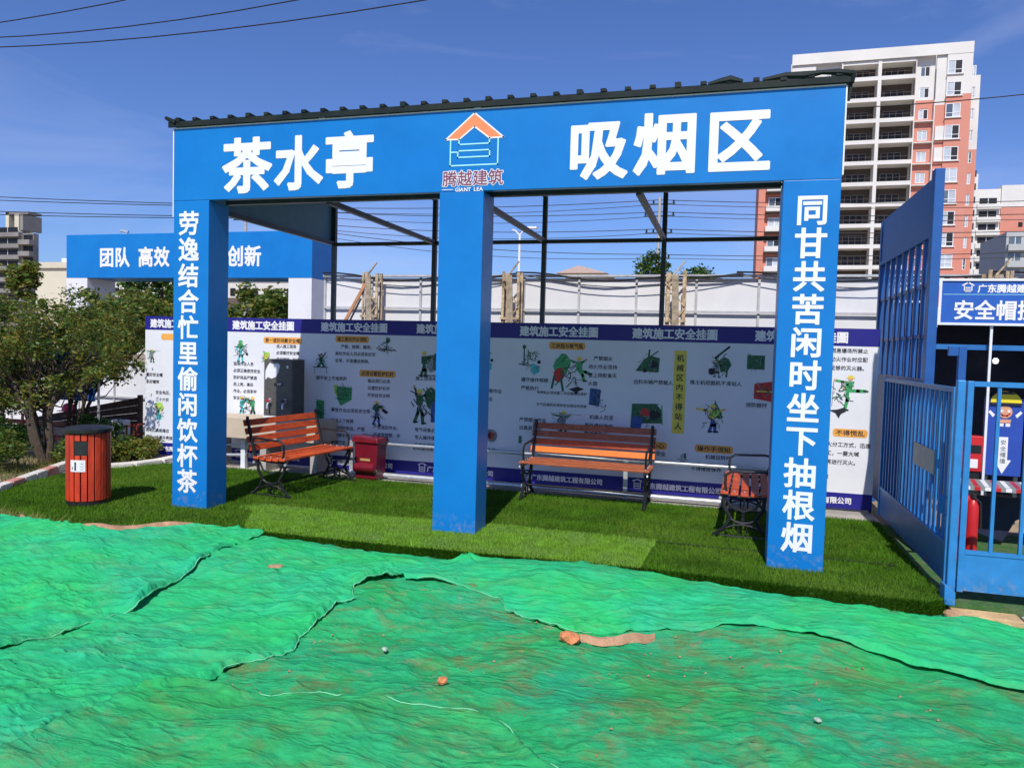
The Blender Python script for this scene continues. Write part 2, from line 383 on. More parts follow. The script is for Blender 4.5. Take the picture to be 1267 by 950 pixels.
for x_a, x_b in ((-2.3, 1.5),):
    xs_ = np.linspace(x_a, x_b, 30); ys_ = 7.13 + .012 * np.sin(xs_ * 3) - .012 * xs_
    tag(part('turf_joint', MB().grid(np.array([[(x_, y_ - .02, .006), (x_, y_ + .02, .006)] for x_, y_ in zip(xs_, ys_)])), mat('turf_joint_black', (.008, .02, .006), .9)), 'dark open joint between two turf rolls', kind='structure')
jy = 7.98 + .015 * np.sin(px * 2.3); seam |= (np.abs(py - jy) < .012) & (px > -5)
k = tw & ~lt & ~seam
blades('turf_grass', px[k], py[k], np.full(k.sum(), -.003), .032, .007, BLADE, 'dark green blades of the artificial turf')
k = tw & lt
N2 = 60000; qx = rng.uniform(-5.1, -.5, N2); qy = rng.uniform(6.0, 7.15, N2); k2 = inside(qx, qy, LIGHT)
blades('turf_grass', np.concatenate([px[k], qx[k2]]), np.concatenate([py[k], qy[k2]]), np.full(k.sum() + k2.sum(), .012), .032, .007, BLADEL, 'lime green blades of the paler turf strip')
# turf folded down over the front edge
N3 = 60000; t = rng.random(N3); L_ = FRONT[4:]; ex = rng.uniform(-4.8, 1.66, N3); ey = front(ex); ez = -rng.random(N3) * .2
kk = (ex > -4.35) & (ex < -.6)
for sel, m_, lb in ((~kk, BLADE, 'dark turf blades hanging over the front edge'), (kk, BLADE, 'dark turf blades under the paler strip edge')):
    blades('turf_grass', ex[sel], ey[sel], ez[sel], .03, .008, m_, lb, 0, -.9)

# ------------------------------------------------------------------ dust nets
def net_mat(name, dust, green, a0, yel=.3, bmp=.25):
    M_ = bpy.data.materials.new(name); M_.use_nodes = True; n = M_.node_tree; L = n.links; p = n.nodes['Principled BSDF']
    p.inputs['Roughness'].default_value = .62; p.inputs['Specular IOR Level'].default_value = .15
    g_ = n.nodes.new('ShaderNodeNewGeometry')
    def noise(sc_, det, rg=.6, dist=0, sq=(1, 1, 1)):
        mp_ = n.nodes.new('ShaderNodeMapping'); mp_.inputs['Scale'].default_value = sq; L.new(g_.outputs['Position'], mp_.inputs[0])
        t_ = n.nodes.new('ShaderNodeTexNoise'); t_.inputs['Scale'].default_value = sc_; t_.inputs['Detail'].default_value = det
        t_.inputs['Roughness'].default_value = rg; t_.inputs['Distortion'].default_value = dist; L.new(mp_.outputs[0], t_.inputs['Vector']); return t_.outputs['Fac']
    def rng_(v, a, b, lo=0, hi=1):
        r_ = n.nodes.new('ShaderNodeMapRange'); r_.inputs['From Min'].default_value = a; r_.inputs['From Max'].default_value = b
        r_.inputs['To Min'].default_value = lo; r_.inputs['To Max'].default_value = hi; L.new(v, r_.inputs['Value']); return r_.outputs[0]
    def mix(f, a, b):
        x = n.nodes.new('ShaderNodeMix'); x.data_type = 'RGBA'
        if isinstance(f, float): x.inputs['Factor'].default_value = f
        else: L.new(f, x.inputs['Factor'])
        for i_, v in (('A', a), ('B', b)):
            if isinstance(v, tuple): x.inputs[i_].default_value = v + (1,)
            else: L.new(v, x.inputs[i_])
        return x.outputs['Result']
    gr = mix(rng_(noise(1.3, 3), .35, .65), green, (green[0] * .9 + .004, green[1] * .92, green[2] * 1.55))
    gr = mix(rng_(noise(3.1, 5), .5, .78, 0, yel), gr, (.13, .40, .06))
    gr = mix(rng_(noise(9, 9, .78, .5, (.8, 1.1, 1)), .40, .70, 0, .5), gr, tuple(c * .55 for c in green))
    gr = mix(rng_(noise(170, 2, .5), .35, .65, 0, .22), gr, tuple(c * .5 for c in green))
    du = mix(rng_(noise(3.4, 9, .78, .3, (.8, 1.2, 1)), .50, .64, 0, dust), gr, (.26, .27, .10))
    du = mix(rng_(noise(5.1, 10, .8, .3, (.8, 1.3, 1)), .56, .67, 0, dust * .9), du, (.50, .30, .20))
    L.new(du, p.inputs['Base Color'])
    b = n.nodes.new('ShaderNodeBump'); b.inputs['Strength'].default_value = bmp; b.inputs['Distance'].default_value = .02
    L.new(noise(20, 9, .74, .4, (.9, 1.1, 1)), b.inputs['Height']); L.new(b.outputs[0], p.inputs['Normal'])
    def crease(sc_, sq, k_, rot):
        mp_ = n.nodes.new('ShaderNodeMapping'); mp_.inputs['Scale'].default_value = sq; mp_.inputs['Rotation'].default_value = (0, 0, rot); L.new(g_.outputs['Position'], mp_.inputs[0])
        t_ = n.nodes.new('ShaderNodeTexNoise'); t_.inputs['Scale'].default_value = sc_; t_.inputs['Detail'].default_value = 2.5; t_.inputs['Distortion'].default_value = .5; L.new(mp_.outputs[0], t_.inputs['Vector'])
        a_ = n.nodes.new('ShaderNodeMath'); a_.operation = 'SUBTRACT'; a_.inputs[1].default_value = .5; L.new(t_.outputs['Fac'], a_.inputs[0])
        c_ = n.nodes.new('ShaderNodeMath'); c_.operation = 'ABSOLUTE'; L.new(a_.outputs[0], c_.inputs[0])
        return rng_(c_.outputs[0], 0, k_, 1, 0)
    prev_n = b.outputs[0]
    for sc_, sq, k_, rot, st_ in ((2.0, (.6, 2.4, 1), .05, -.5, .34), (3.6, (.6, 2.2, 1), .06, .35, .24), (7.0, (.7, 1.8, 1), .07, -.9, .16)):
        b2 = n.nodes.new('ShaderNodeBump'); b2.inputs['Strength'].default_value = st_; b2.inputs['Distance'].default_value = .018
        L.new(crease(sc_, sq, k_, rot), b2.inputs['Height']); L.new(prev_n, b2.inputs['Normal']); prev_n = b2.outputs[0]
    L.new(prev_n, p.inputs['Normal'])
    tl = n.nodes.new('ShaderNodeBsdfTranslucent'); L.new(du, tl.inputs[0]); ms = n.nodes.new('ShaderNodeMixShader'); ms.inputs[0].default_value = .2
    L.new(p.outputs[0], ms.inputs[1]); L.new(tl.outputs[0], ms.inputs[2])
    tp = n.nodes.new('ShaderNodeBsdfTransparent'); m2 = n.nodes.new('ShaderNodeMixShader')
    L.new(rng_(noise(7.0, 6, .7), .42, .66, a0, a0 + (.06 if a0 < .04 else .2)), m2.inputs[0]); L.new(ms.outputs[0], m2.inputs[1]); L.new(tp.outputs[0], m2.inputs[2])
    L.new(m2.outputs[0], n.nodes['Material Output'].inputs[0]); return M_
GREEN = (.038, .66, .20)
NET_TOP = net_mat('net_fresh_green', .18, GREEN, .03)
NET_LOW = net_mat('net_dusty_green', .72, (.045, .66, .20), .05, .62, .9)
NET_B = net_mat('net_bright_green', .4, (.05, .64, .18), .05, .7, .6)
ROPE = mat('net_edge_cord', (.22, .62, .36), .6, .3)
def wrinkle(x, y, amp, seed, ang=.35):
    c, s2 = math.cos(ang), math.sin(ang); u = x * c + y * s2; v = -x * s2 + y * c
    wx = fbm(x * 1.1, y * 1.1, 2, seed + 40) * .5
    h = .6 * ridge(u * .9 + wx, v * 3.2, seed) ** 2 + .35 * ridge(u * 1.7 + wx, v * 5.5 + 3, seed + 1) ** 2 + .3 * ridge(v * 1.3, u * 2.6 + wx, seed + 2) ** 3
    k = 1 - np.clip(np.abs(perlin(u * 1.3 + wx * 2, v * 7 + 1, seed + 4)) * 9, 0, 1)
    k2 = 1 - np.clip(np.abs(perlin(u * 2.2 - v * .8 + wx * 2, v * 10 + u, seed + 5)) * 10, 0, 1)
    msk = np.clip(.5 + 1.6 * fbm(x * .7, y * .9, 2, seed + 60), 0, 1)
    return amp * (.34 * h + .42 * k * msk + .26 * k2 * msk) + amp * .40 * fbm(u * 4.2, v * 5, 5, seed + 7, .58)
def polyline(pts, n):
    p = np.array(pts, float); d = np.r_[0, np.cumsum(np.hypot(*np.diff(p, axis=0).T))]; t_ = np.linspace(0, d[-1], n)
    return np.stack([np.interp(t_, d, p[:, 0]), np.interp(t_, d, p[:, 1])], 1)
def net(edge, far, off, m_, label, ns=320, nt_=120, curl=.035, jag=.03, amp=.035, seed=1, rope=None, base=.020, fars=None, wr_ang=.35, lumps=0):
    A = polyline(edge, ns); B = polyline(far, ns)
    s1 = np.linspace(0, 1, ns)
    d = B - A; d /= np.linalg.norm(d, axis=1)[:, None] + 1e-9
    A = A + d * (jag * fbm(s1 * 9, s1 * 0 + seed, 3, seed) + jag * .55 * fbm(s1 * 34, s1 * 0 + seed, 3, seed + 9))[:, None]
    t1 = np.linspace(0, 1, nt_) ** 1.6
    P = A[:, None, :] * (1 - t1)[None, :, None] + B[:, None, :] * t1[None, :, None]
    x = P[..., 0]; y = P[..., 1]
    dist = np.linalg.norm(P - A[:, None, :], axis=2)
    fd = np.linalg.norm(P - B[:, None, :], axis=2)
    z = terrain(x, y) + (base + (off - base) * np.clip(dist / .30, 0, 1) * (.25 + .75 * np.clip(fd / .25, 0, 1)) if curl else off) + wrinkle(x, y, amp, seed * 13, wr_ang)
    roll = np.clip(.35 + 1.4 * perlin(s1 * 11, s1 * 0 + .5, seed + 3), 0, 1.2)[:, None]
    rr_ = np.hypot(x + 2.12, (y - 6.08) * 1.3); z = z + .05 * np.exp(-(rr_ / .09) ** 2) + .014 * np.exp(-(rr_ / .3) ** 2) * np.cos(7 * np.arctan2(y - 6.08, x + 2.12))
    z = z + curl * np.exp(-((dist - .045) / .05) ** 2) * roll - curl * .2 * np.exp(-(dist / .02) ** 2) + .02 * np.exp(-(dist / .35) ** 2) * roll
    fd = np.linalg.norm(P - B[:, None, :], axis=2)
    if lumps: z = z + lumps * (np.abs(fbm(x * 4, y * 5, 4, 77, .6)) * 1.6 * np.clip(.4 + 2 * fbm(x * .8, y * .9, 2, 91), 0, 1.3))
    nn = MB().grid(np.dstack([x, y, z]))
    o = part('dust_net', nn, m_, smooth=False); o.data.polygons.foreach_set('use_smooth', [True] * len(o.data.polygons))
    tag(o, label, 'net', 'green dust nets spread over the soil')
    so_ = o.modifiers.new('thickness', 'SOLIDIFY'); so_.thickness = .004; so_.offset = 1
    if rope:
        a, b = rope; pts = [(x[i, 1], y[i, 1], z[i, 1] + .008) for i in range(int(a * ns), int(b * ns), 2)]
        tu = MB().tube(pts, .0028, 5); part('edge_cord', tu, ROPE, o)
    return o
net([(-9.5, 1.2), (3.6, 1.2)], [(-9.5, front(-9.5) + .0)] + [(x_, front(x_) - .015 - .2 * math.exp(-((x_ + 5.7) / .5) ** 2)) for x_ in np.linspace(-9, 3.6, 60)], .012, NET_LOW,
    'lowest dusty green net with brown soil showing through, filling the foreground', ns=640, nt_=330, curl=0, jag=0, amp=.028, seed=3, lumps=.016)
F2 = [(-3.15, 2.2), (-2.99, 2.6), (-3.12, 2.85), (-3.1, 3.12), (-2.86, 3.29), (-2.87, 3.6), (-2.83, 3.9), (-2.6, 4.15), (-2.66, 4.35), (-2.72, 4.72), (-2.6, 4.95), (-2.74, 5.2), (-2.5, 5.66)]
F4 = [(-2.42, 5.45), (-2.02, 5.5), (-1.6, 5.38), (-1.49, 5.22), (-1.2, 5.1), (-1.0, 5.03), (-.47, 5.25), (.1, 5.38), (.62, 5.35), (1.2, 5.2), (1.81, 5.05), (3.2, 4.8)]
net(F2, [(-9, 2.2), (-9.2, 3.8), (-9.3, 5.3), (-6.9, 5.40), (-6.3, 5.22), (-5.7, 5.14), (-5.3, 5.26), (-4.9, 5.6), (-4.3, 6.0), (-3.1, 6.03)], .052, NET_TOP,
    'bright green net sheet on the left with a torn zigzag front edge', ns=360, nt_=190, curl=.055, amp=.04, seed=5, rope=(.45, .98), jag=.06)
net(F4, [(-3.05, 6.03), (-2.4, 6.06), (-1.4, 6.12), (-.6, 6.16), (.5, 6.13), (1.52, 6.08), (2.2, 6.1), (3.3, 6.2)], .046, NET_TOP,
    'bright green net sheet lying against the turf edge on the right', ns=420, nt_=90, curl=.038, amp=.032, seed=8, rope=(.02, .3), jag=.03, wr_ang=.1)
net([(-4.5, 2.6), (-4.4, 3.2), (-4.24, 3.46), (-4.12, 4.08), (-4.0, 4.28), (-4.04, 4.73), (-4.12, 5.2), (-4.16, 5.47), (-4.10, 5.98)],
    [(-9.2, 2.2), (-9.3, 4.0), (-9.3, 5.2), (-7.0, 5.40), (-6.5, 5.30), (-6.2, 5.16), (-5.9, 5.22), (-5.6, 5.10), (-5.3, 5.20), (-5.0, 5.52), (-4.75, 5.75), (-4.5, 5.93)], .100, NET_TOP,
    'smooth green net sheet at the far left, overlapping its neighbour', ns=300, nt_=150, curl=.065, amp=.045, seed=12, base=.066, rope=(.3, .8), wr_ang=.7)
net([(-3.0, 3.35), (-2.83, 3.52), (-2.5, 3.46), (-2.09, 3.62), (-1.53, 3.66), (-1.2, 3.66), (-.99, 3.58), (-.75, 3.3), (-.2, 3.1), (.6, 3.35), (1.5, 3.3)],
    [(-3.3, 1.0), (1.5, .9)], .066, NET_B, 'yellowish green net strip with a pale cord along its edge, nearest the viewer', ns=300, nt_=150, curl=.06, amp=.03, seed=17, base=.046, rope=(.0, 1), wr_ang=0)

def rock(x, y, z, r, m_, name, label, cat, seed, group=None):
    rs = np.random.RandomState(seed); bm = bmesh.new(); bmesh.ops.create_icosphere(bm, subdivisions=2, radius=1)
    for v in bm.verts:
        k_ = 1 + .25 * (perlin(np.array([v.co.x * 1.5 + seed]), np.array([v.co.y * 1.5 + v.co.z]), seed)[0]) * 2
        v.co = Vector((v.co.x * r[0] * k_, v.co.y * r[1] * k_, v.co.z * r[2] * k_))
    me = bpy.data.meshes.new(name); bm.to_mesh(me); bm.free(); me.materials.append(m_)
    o = link(name, me, None, (x, y, z)); o.rotation_euler = (rs.rand() * .4, rs.rand() * .4, rs.rand() * 3); return tag(o, label, cat, group)
def tz(x, y): return float(terrain(np.array([x]), np.array([y]))[0])
for i, (x, y, r, m_, nm, lb, ct) in enumerate([
    (-.93, 4.83, (.06, .075, .045), BRICK, 'brick_fragment', 'orange brick fragment at the tear below the right net edge', 'brick'),
    (-1.50, 3.93, (.032, .03, .024), BRICK, 'brick_fragment', 'small orange brick chip poking through the lowest net', 'brick'),
    (-2.05, 4.32, (.022, .02, .012), STONEW, 'stone', 'pale stone lying on the middle of the dusty net', 'stone'),
    (.54, 4.15, (.024, .02, .012), STONEW, 'stone', 'pale stone on the dusty net at the lower right', 'stone'),
    (1.70, 6.10, (.09, .05, .05), SOIL, 'soil_clod', 'tan clod of earth at the right corner of the turf', 'soil'),
    (-3.5, 5.28, (.07, .05, .03), SOIL, 'soil_clod', 'tan clod showing through the left net', 'soil')]):
    rock(x, y, tz(x, y) + (.05 if i != 4 else .03), r, m_, nm, lb, ct, 30 + i)
NC = 420; cxx = rng.uniform(-6.5, 3.2, NC); cyy = rng.uniform(2.4, 6.0, NC); kk = (fbm(cxx * .9, cyy * .9, 2, 31) > -.05) & (cyy < front(cxx) - .2)
cm_ = MB()
for x_, y_, z_ in zip(cxx[kk], cyy[kk], terrain(cxx[kk], cyy[kk])):
    r_ = random.uniform(.005, .013); cm_.add([(x_ + r_, y_, z_ + .025), (x_ - r_ * .6, y_ + r_, z_ + .024), (x_ - r_ * .7, y_ - r_ * .9, z_ + .025), (x_ + r_ * .2, y_, z_ + .026 + r_ * .9), (x_, y_, z_ + .02)], [(0, 1, 3), (1, 2, 3), (2, 0, 3), (1, 0, 4), (2, 1, 4), (0, 2, 4)])
tag(part('soil_crumbs', cm_, SOIL), 'crumbs of tan earth scattered over the nets', 'soil', kind='stuff')
# tear with bare soil below the right net edge
tp = []
for i in range(26):
    t = i / 25; tp.append((-.95 + .55 * t, 4.86 + .34 * t + .03 * math.sin(i * .45)))
mbt = MB(); P = np.zeros((26, 4, 3))
for i, (x, y) in enumerate(tp):
    wd = (.05 + .03 * float(perlin(np.array([i * .31]), np.array([.7]), 4)[0])) * math.sin(math.pi * (i + .6) / 26.5) + .006
    for j in range(4):
        yy = y - wd + j * wd * 2 / 3; P[i, j] = (x, yy, tz(x, yy) + .05 + (.012 if 0 < j < 3 else -.03))
mbt.grid(P); tag(part('soil_patch', mbt, SOIL, smooth=True), 'strip of bare tan soil in the tear of the nets', kind='structure')
mbt = MB(); P = np.zeros((30, 6, 3))
for i in range(30):
    x = -6.35 + i * .058; f_ = float(front(x))
    for j in range(6):
        y = f_ - .19 * math.sin(math.pi * (i + .4) / 30) - .04 + (j / 5) * (.19 * math.sin(math.pi * (i + .4) / 30) + .06); P[i, j] = (x, y, max(tz(x, y), -.03) + .088 - .025 * abs(j - 2.5) + .012 * math.sin(i * .7 + j))
mbt.grid(P); tag(part('soil_patch', mbt, SOIL, smooth=True), 'bare tan soil between the left net and the turf', kind='structure')

# ================================================================== TEA PAVILION
D = 6.65
pav = thing('tea_pavilion', 'large blue open pavilion with three pillars and white Chinese lettering on its header', 'pavilion', (-2.43, 6.8, 0))
hd = part('header_fascia', MB().box(-5.71, .85, D, D + .07, 3.27, 4.02), BLUE, pav, world=True, bevel=.004)
tr = MB(); tr.box(-5.722, -5.71, D - .003, D + .06, 3.1, 4.03); tr.box(.85, .862, D - .003, D + .06, 3.3, 4.02); tr.box(-5.71, .85, D - .002, D + .02, 4.02, 4.032)
part('edge_trim', tr, WHITETRIM, hd, world=True)
for x, cw in ((-2.95 - 1.0, .05), (-2.32 - .0, .05)):
    b_ = MB(); b_.box(x - .03, x + .03, D - .01, D + .03, 4.033, 4.045); b_.box(x - .03, x - .02, D - .01, D, 4.045, 4.085); b_.box(x + .02, x + .03, D - .01, D, 4.045, 4.085); b_.box(x - .03, x + .03, D - .01, D, 4.085, 4.093)
    part('clamp', b_, WHITETRIM, hd, world=True)
tb = MB(); tb.box(-5.27, .40, D + .27, D + .33, 3.27, 3.33); part('header_back_tube', tb, DSTEEL, pav, world=True)
PX = [(-5.71, -5.27), (-2.68, -2.24), (.40, .85)]
pill = []
for x0, x1 in PX:
    pill.append(part('pillar', MB().box(x0, x1, D + .001, D + .33, -.05, 3.269), BLUE, pav, world=True, bevel=.006))
for ch, x0, x1, z0, z1 in (('茶', -5.11, -4.53, 3.34, 3.90), ('水', -4.49, -3.95, 3.35, 3.89), ('亭', -3.92, -3.38, 3.35, 3.90),
                           ('吸', -1.45, -.92, 3.35, 3.88), ('烟', -.86, -.32, 3.37, 3.90), ('区', -.25, .28, 3.36, 3.90)):
    text(ch, x0 - .0, z0 - .02, D - .004, (z1 - z0) * 1.03, WHITEP, hd, .032, (x1 - x0) / (z1 - z0) * 1.0, name='character')
for s, xc, zt, zb, pl in (('劳逸结合忙里偷闲饮杯茶', -5.515, 3.17, .15, pill[0]), ('同甘共苦闲时坐下抽根烟', .635, 3.16, .14, pill[2])):
    st = (zt - zb) / len(s); sz = .262
    for i, ch in enumerate(s):
        text(ch, xc - sz / 2, zt - st * i - (st + sz) / 2, D - .003, sz, WHITEP, pl, .026, name='character')
# emblem: orange gable over line-drawn storeys
lx, lz = -2.345, 3.49
em = MB(); em.cur = 0
def poly_line(mb, pts, w_, y):
    for (a, b), (c, d) in zip(pts, pts[1:]):
        v = Vector((c - a, d - b)).normalized(); n_ = Vector((-v.y, v.x)) * w_ / 2; e = v * w_ / 2
        mb.flat([(a - e.x + n_.x, b - e.y + n_.y), (a - e.x - n_.x, b - e.y - n_.y), (c + e.x - n_.x, d + e.y - n_.y), (c + e.x + n_.x, d + e.y + n_.y)], y)
roof = [(-.285, .265), (0, .50), (.285, .265), (.15, .262), (0, .375), (-.15, .262)]
em.flat([(lx + a, lz + b) for a, b in roof], D - .003)
part('emblem_gable', em, ORANGE, hd, world=True)
e2 = MB(); poly_line(e2, [(lx + a, lz + b) for a, b in roof + roof[:1]], .014, D - .0042); part('emblem_outline', e2, WHITEP, hd, world=True)
e3 = MB()
for pl_ in ([(-.235, .262), (-.235, .02), (.235, .02), (.235, .262)], [(-.15, .262), (-.15, .215), (.15, .215), (.15, .262)], [(-.235, .145), (-.16, .145)],
            [(-.16, .155), (.155, .155), (.155, .095), (-.16, .095), (-.16, .155)]):
    poly_line(e3, [(lx + a, lz + b) for a, b in pl_], .013, D - .0035 - .0004 * len(e3.v) / 16)
part('emblem_storeys', e3, CYANL, hd, world=True)
for i, ch in enumerate('腾越建筑'):
    text(ch, -2.655 + i * .152, 3.315, D - .003, .150, WHITEP, hd, .055, name='character')
    text(ch, -2.655 + i * .152, 3.315, D - .005, .150, DRED, hd, .012, name='character')
text('GIANT LEA', -2.525, 3.262, D - .004, .050, WHITEP, hd, .025, 1.0)
part('text_dash', MB().box(-2.655, -2.545, D - .003, D - .001, 3.286, 3.292), WHITEP, hd, world=True)
# frame behind: side panels, ties, posts, roof
def rz(y): return 4.045 - (y - 6.6) * .028
for x in (-5.70, .84):
    sp = MB(); y1 = 9.94
    q = [(D + .08, 3.275), (y1, 3.275), (y1, rz(y1) - .02), (D + .08, rz(D) - .02)]
    vs = [(x - .008, a, b) for a, b in q] + [(x + .008, a, b) for a, b in q]
    sp.add(vs, [(0, 1, 2, 3), (7, 6, 5, 4), (0, 4, 5, 1), (1, 5, 6, 2), (2, 6, 7, 3), (3, 7, 4, 0)])
    part('side_panel', sp, SIDEIN, pav, world=True)
for x in (-5.66, -4.06, -2.45, -.84, .79):
    part('back_post', MB().box(x - .03, x + .03, 9.9, 9.96, -.03, rz(9.9) - .07), DSTEEL, pav, world=True)
    part('tie_beam', MB().box(x - .025, x + .025, D + .335, 9.898, 3.255, 3.31), DSTEEL, pav, world=True)
    part('rafter', MB().bar((x, D + .08, rz(D) - .055), (x, 9.95, rz(9.95) - .055), .05, .06), DSTEEL, pav, world=True)
part('back_tie_beam', MB().box(-5.62, .75, 9.905, 9.955, 3.25, 3.30), DSTEEL, pav, world=True)
for y in (6.74, 7.8, 8.9, 9.93):
    part('purlin', MB().box(-5.69, .83, y - .025, y + .025, rz(y) - .024, rz(y) + .012), DSTEEL, pav, world=True)
# corrugated sheets
nr = 31; pitch = (0.90 + 5.75) / nr; prof = []
for i in range(nr):
    x0 = -5.75 + i * pitch; prof += [(x0, .0), (x0 + pitch * .34, .0), (x0 + pitch * .43, .035), (x0 + pitch * .57, .035), (x0 + pitch * .66, .0)]
prof.append((.90, 0))
def corr(i0, i1, off, dz):
    mbs = MB(); pr_ = prof[i0 * 5:i1 * 5 + 1]; ys = np.linspace(6.625, 10.02, 5)
    P = np.array([[(x, y, rz(y) + .02 + z + dz + .006 * math.sin(x * 2.1 + y)) for x, z in pr_] for y in ys]); mbs.grid(P); return mbs
for a, b, dz in ((0, 8, 0), (8, 16, .004), (16, 24, 0), (24, 31, .004)):
    o = part('roof_sheet', corr(a, b, 0, dz), ROOFM, pav, world=True); md = o.modifiers.new('t', 'SOLIDIFY'); md.thickness = .012; md.offset = 0
cp = MB()
for i in range(nr):
    x0 = -5.75 + (i + .5) * pitch; h_ = .028 + .02 * random.random() * (i % 4 == 0)
    cp.bar((x0, 6.612, rz(6.6) + .062), (x0, 6.72, rz(6.6) + .06), .05, h_)
cp.box(-5.76, .90, 6.618, 6.64, rz(6.6) - .010, rz(6.6) + .045)
part('eave_trim', cp, ROOFM, pav, world=True)
for pts_ in ([(-.24, 4.095), (-.14, 4.115), (-.06, 4.125), (.04, 4.10)], [(.20, 4.10), (.38, 4.125), (.52, 4.115), (.66, 4.13), (.78, 4.125), (.90, 4.10), (.89, 4.03)], [(-5.80, 4.14), (-5.72, 4.10), (-5.66, 4.08)]):
    part('loose_trim', MB().tube([(a_, 6.63, b_) for a_, b_ in pts_], [.018 + .008 * ((q_ * 7) % 3) for q_ in range(len(pts_))], 7), ROOFM, pav, world=True, smooth=True)
ct = MB().bar((.89, 6.66, 4.05), (.875, 6.66, 3.90), .02, .04)
part('loose_trim', ct, ROOFM, pav, world=True)

# ================================================================== SAFETY BANNER WALL
BY = 9.5; BL = -8.67; BW = 1.483
ban = thing('safety_banner_wall', 'long white wall of construction safety posters with navy top and bottom bands', 'banner', (-3.48, 9.5, 0))
bf = MB()
for k_ in range(8):
    x = BL + k_ * BW; x = min(x, BL + 7 * BW - .03); bf.box(x, x + .03, BY + .012, BY + .05, -.03, 2.14)
bf.box(BL, BL + 7 * BW, BY + .012, BY + .045, 2.10, 2.135)
part('frame', bf, DSTEEL, ban, world=True)
def limb(mb, pts, w_, y):
    poly_line(mb, pts, w_, y)
def disc(mb, x, z, r, y, n=9, a0=0, a1=2 * math.pi):
    pts = [(x + r * math.cos(a0 + (a1 - a0) * i / n), z + r * math.sin(a0 + (a1 - a0) * i / n)) for i in range(n + (a1 - a0 < 6))]; mb.flat(pts, y)
IM = [INKG, INKY, INKS, INKBL, INKC, INKB, INKDG, INKR, INKO, INKLG, INKGR]
class Pic:
    def __init__(s, x, z, k): s.x, s.z, s.k = x, z, k; s.m = MB(); s.y = BY - .0022
    def c(s, i): s.m.cur = i; return s
    def ny(s): s.y -= .00015; return s.y
    def line(s, i, pts, w_): s.c(i); poly_line(s.m, [(s.x + a * s.k, s.z + b * s.k) for a, b in pts], w_ * s.k, s.ny())
    def poly(s, i, pts): s.c(i); s.m.flat([(s.x + a * s.k, s.z + b * s.k) for a, b in pts], s.ny())
    def disc(s, i, x, z, r, n=10): s.c(i); disc(s.m, s.x + x * s.k, s.z + z * s.k, r * s.k, s.ny(), n)
    def half(s, i, x, z, r): s.c(i); disc(s.m, s.x + x * s.k, s.z + z * s.k, r * s.k, s.ny(), 7, 0, math.pi)
    def worker(s, x, z, k_=1, body=0, legs=0, arms=((.5, .1), (-.5, .2)), lg=((.2, -.9), (-.25, -.85)), lean=0, helmet=1):
        f = lambda a, b: (x + a * k_, z + b * k_)
        h = (lean, .62)
        for j, (a, b) in enumerate(lg): s.line(legs, [f(0, 0), f(a * .55 + .05, b * .5), f(a, b)], .17 * k_); s.line(5, [f(a - .02, b), f(a + .14, b - .01)], .09 * k_)
        s.poly(body, [f(-.17, 0), f(.17, 0), f(lean + .2, .48), f(lean - .2, .48)])
        for a, b in arms: s.line(body, [f(lean, .42), f(lean + a * .5, .42 + b * .3), f(lean + a, .42 + b)], .12 * k_); s.disc(2, x + (lean + a) * k_, z + (.42 + b) * k_, .06 * k_, 6)
        s.disc(2, x + h[0] * k_, z + h[1] * k_, .13 * k_, 8); s.half(helmet, x + h[0] * k_, z + (h[1] + .03) * k_, .16 * k_); s.line(helmet, [f(h[0] - .19, h[1] + .04), f(h[0] + .2, h[1] + .04)], .04 * k_)
    def scribble(s, i, n, w_, h_, lw, seed):
        r = random.Random(seed)
        for _ in range(n): a, b = r.uniform(-w_, w_), r.uniform(-h_, h_); s.line(i, [(a, b), (a + r.uniform(-.3, .3), b + r.uniform(-.3, .3))], lw)
    def blob(s, i, x, z, rx, rz_, seed, n=11):
        r = random.Random(seed); s.poly(i, [(x + rx * r.uniform(.65, 1.1) * math.cos(2 * math.pi * q / n), z + rz_ * r.uniform(.65, 1.1) * math.sin(2 * math.pi * q / n)) for q in range(n)])
    def done(s, parent):
        r_ = random.Random(len(s.m.v)); s.scribble(5, 12, .42, .55, .028, len(s.m.v)); s.scribble(6, 10, .38, .5, .045, len(s.m.v) + 3); s.scribble(10, 5, .5, .6, .03, len(s.m.v) + 5)
        return part('illustration', s.m, IM, parent, world=True)
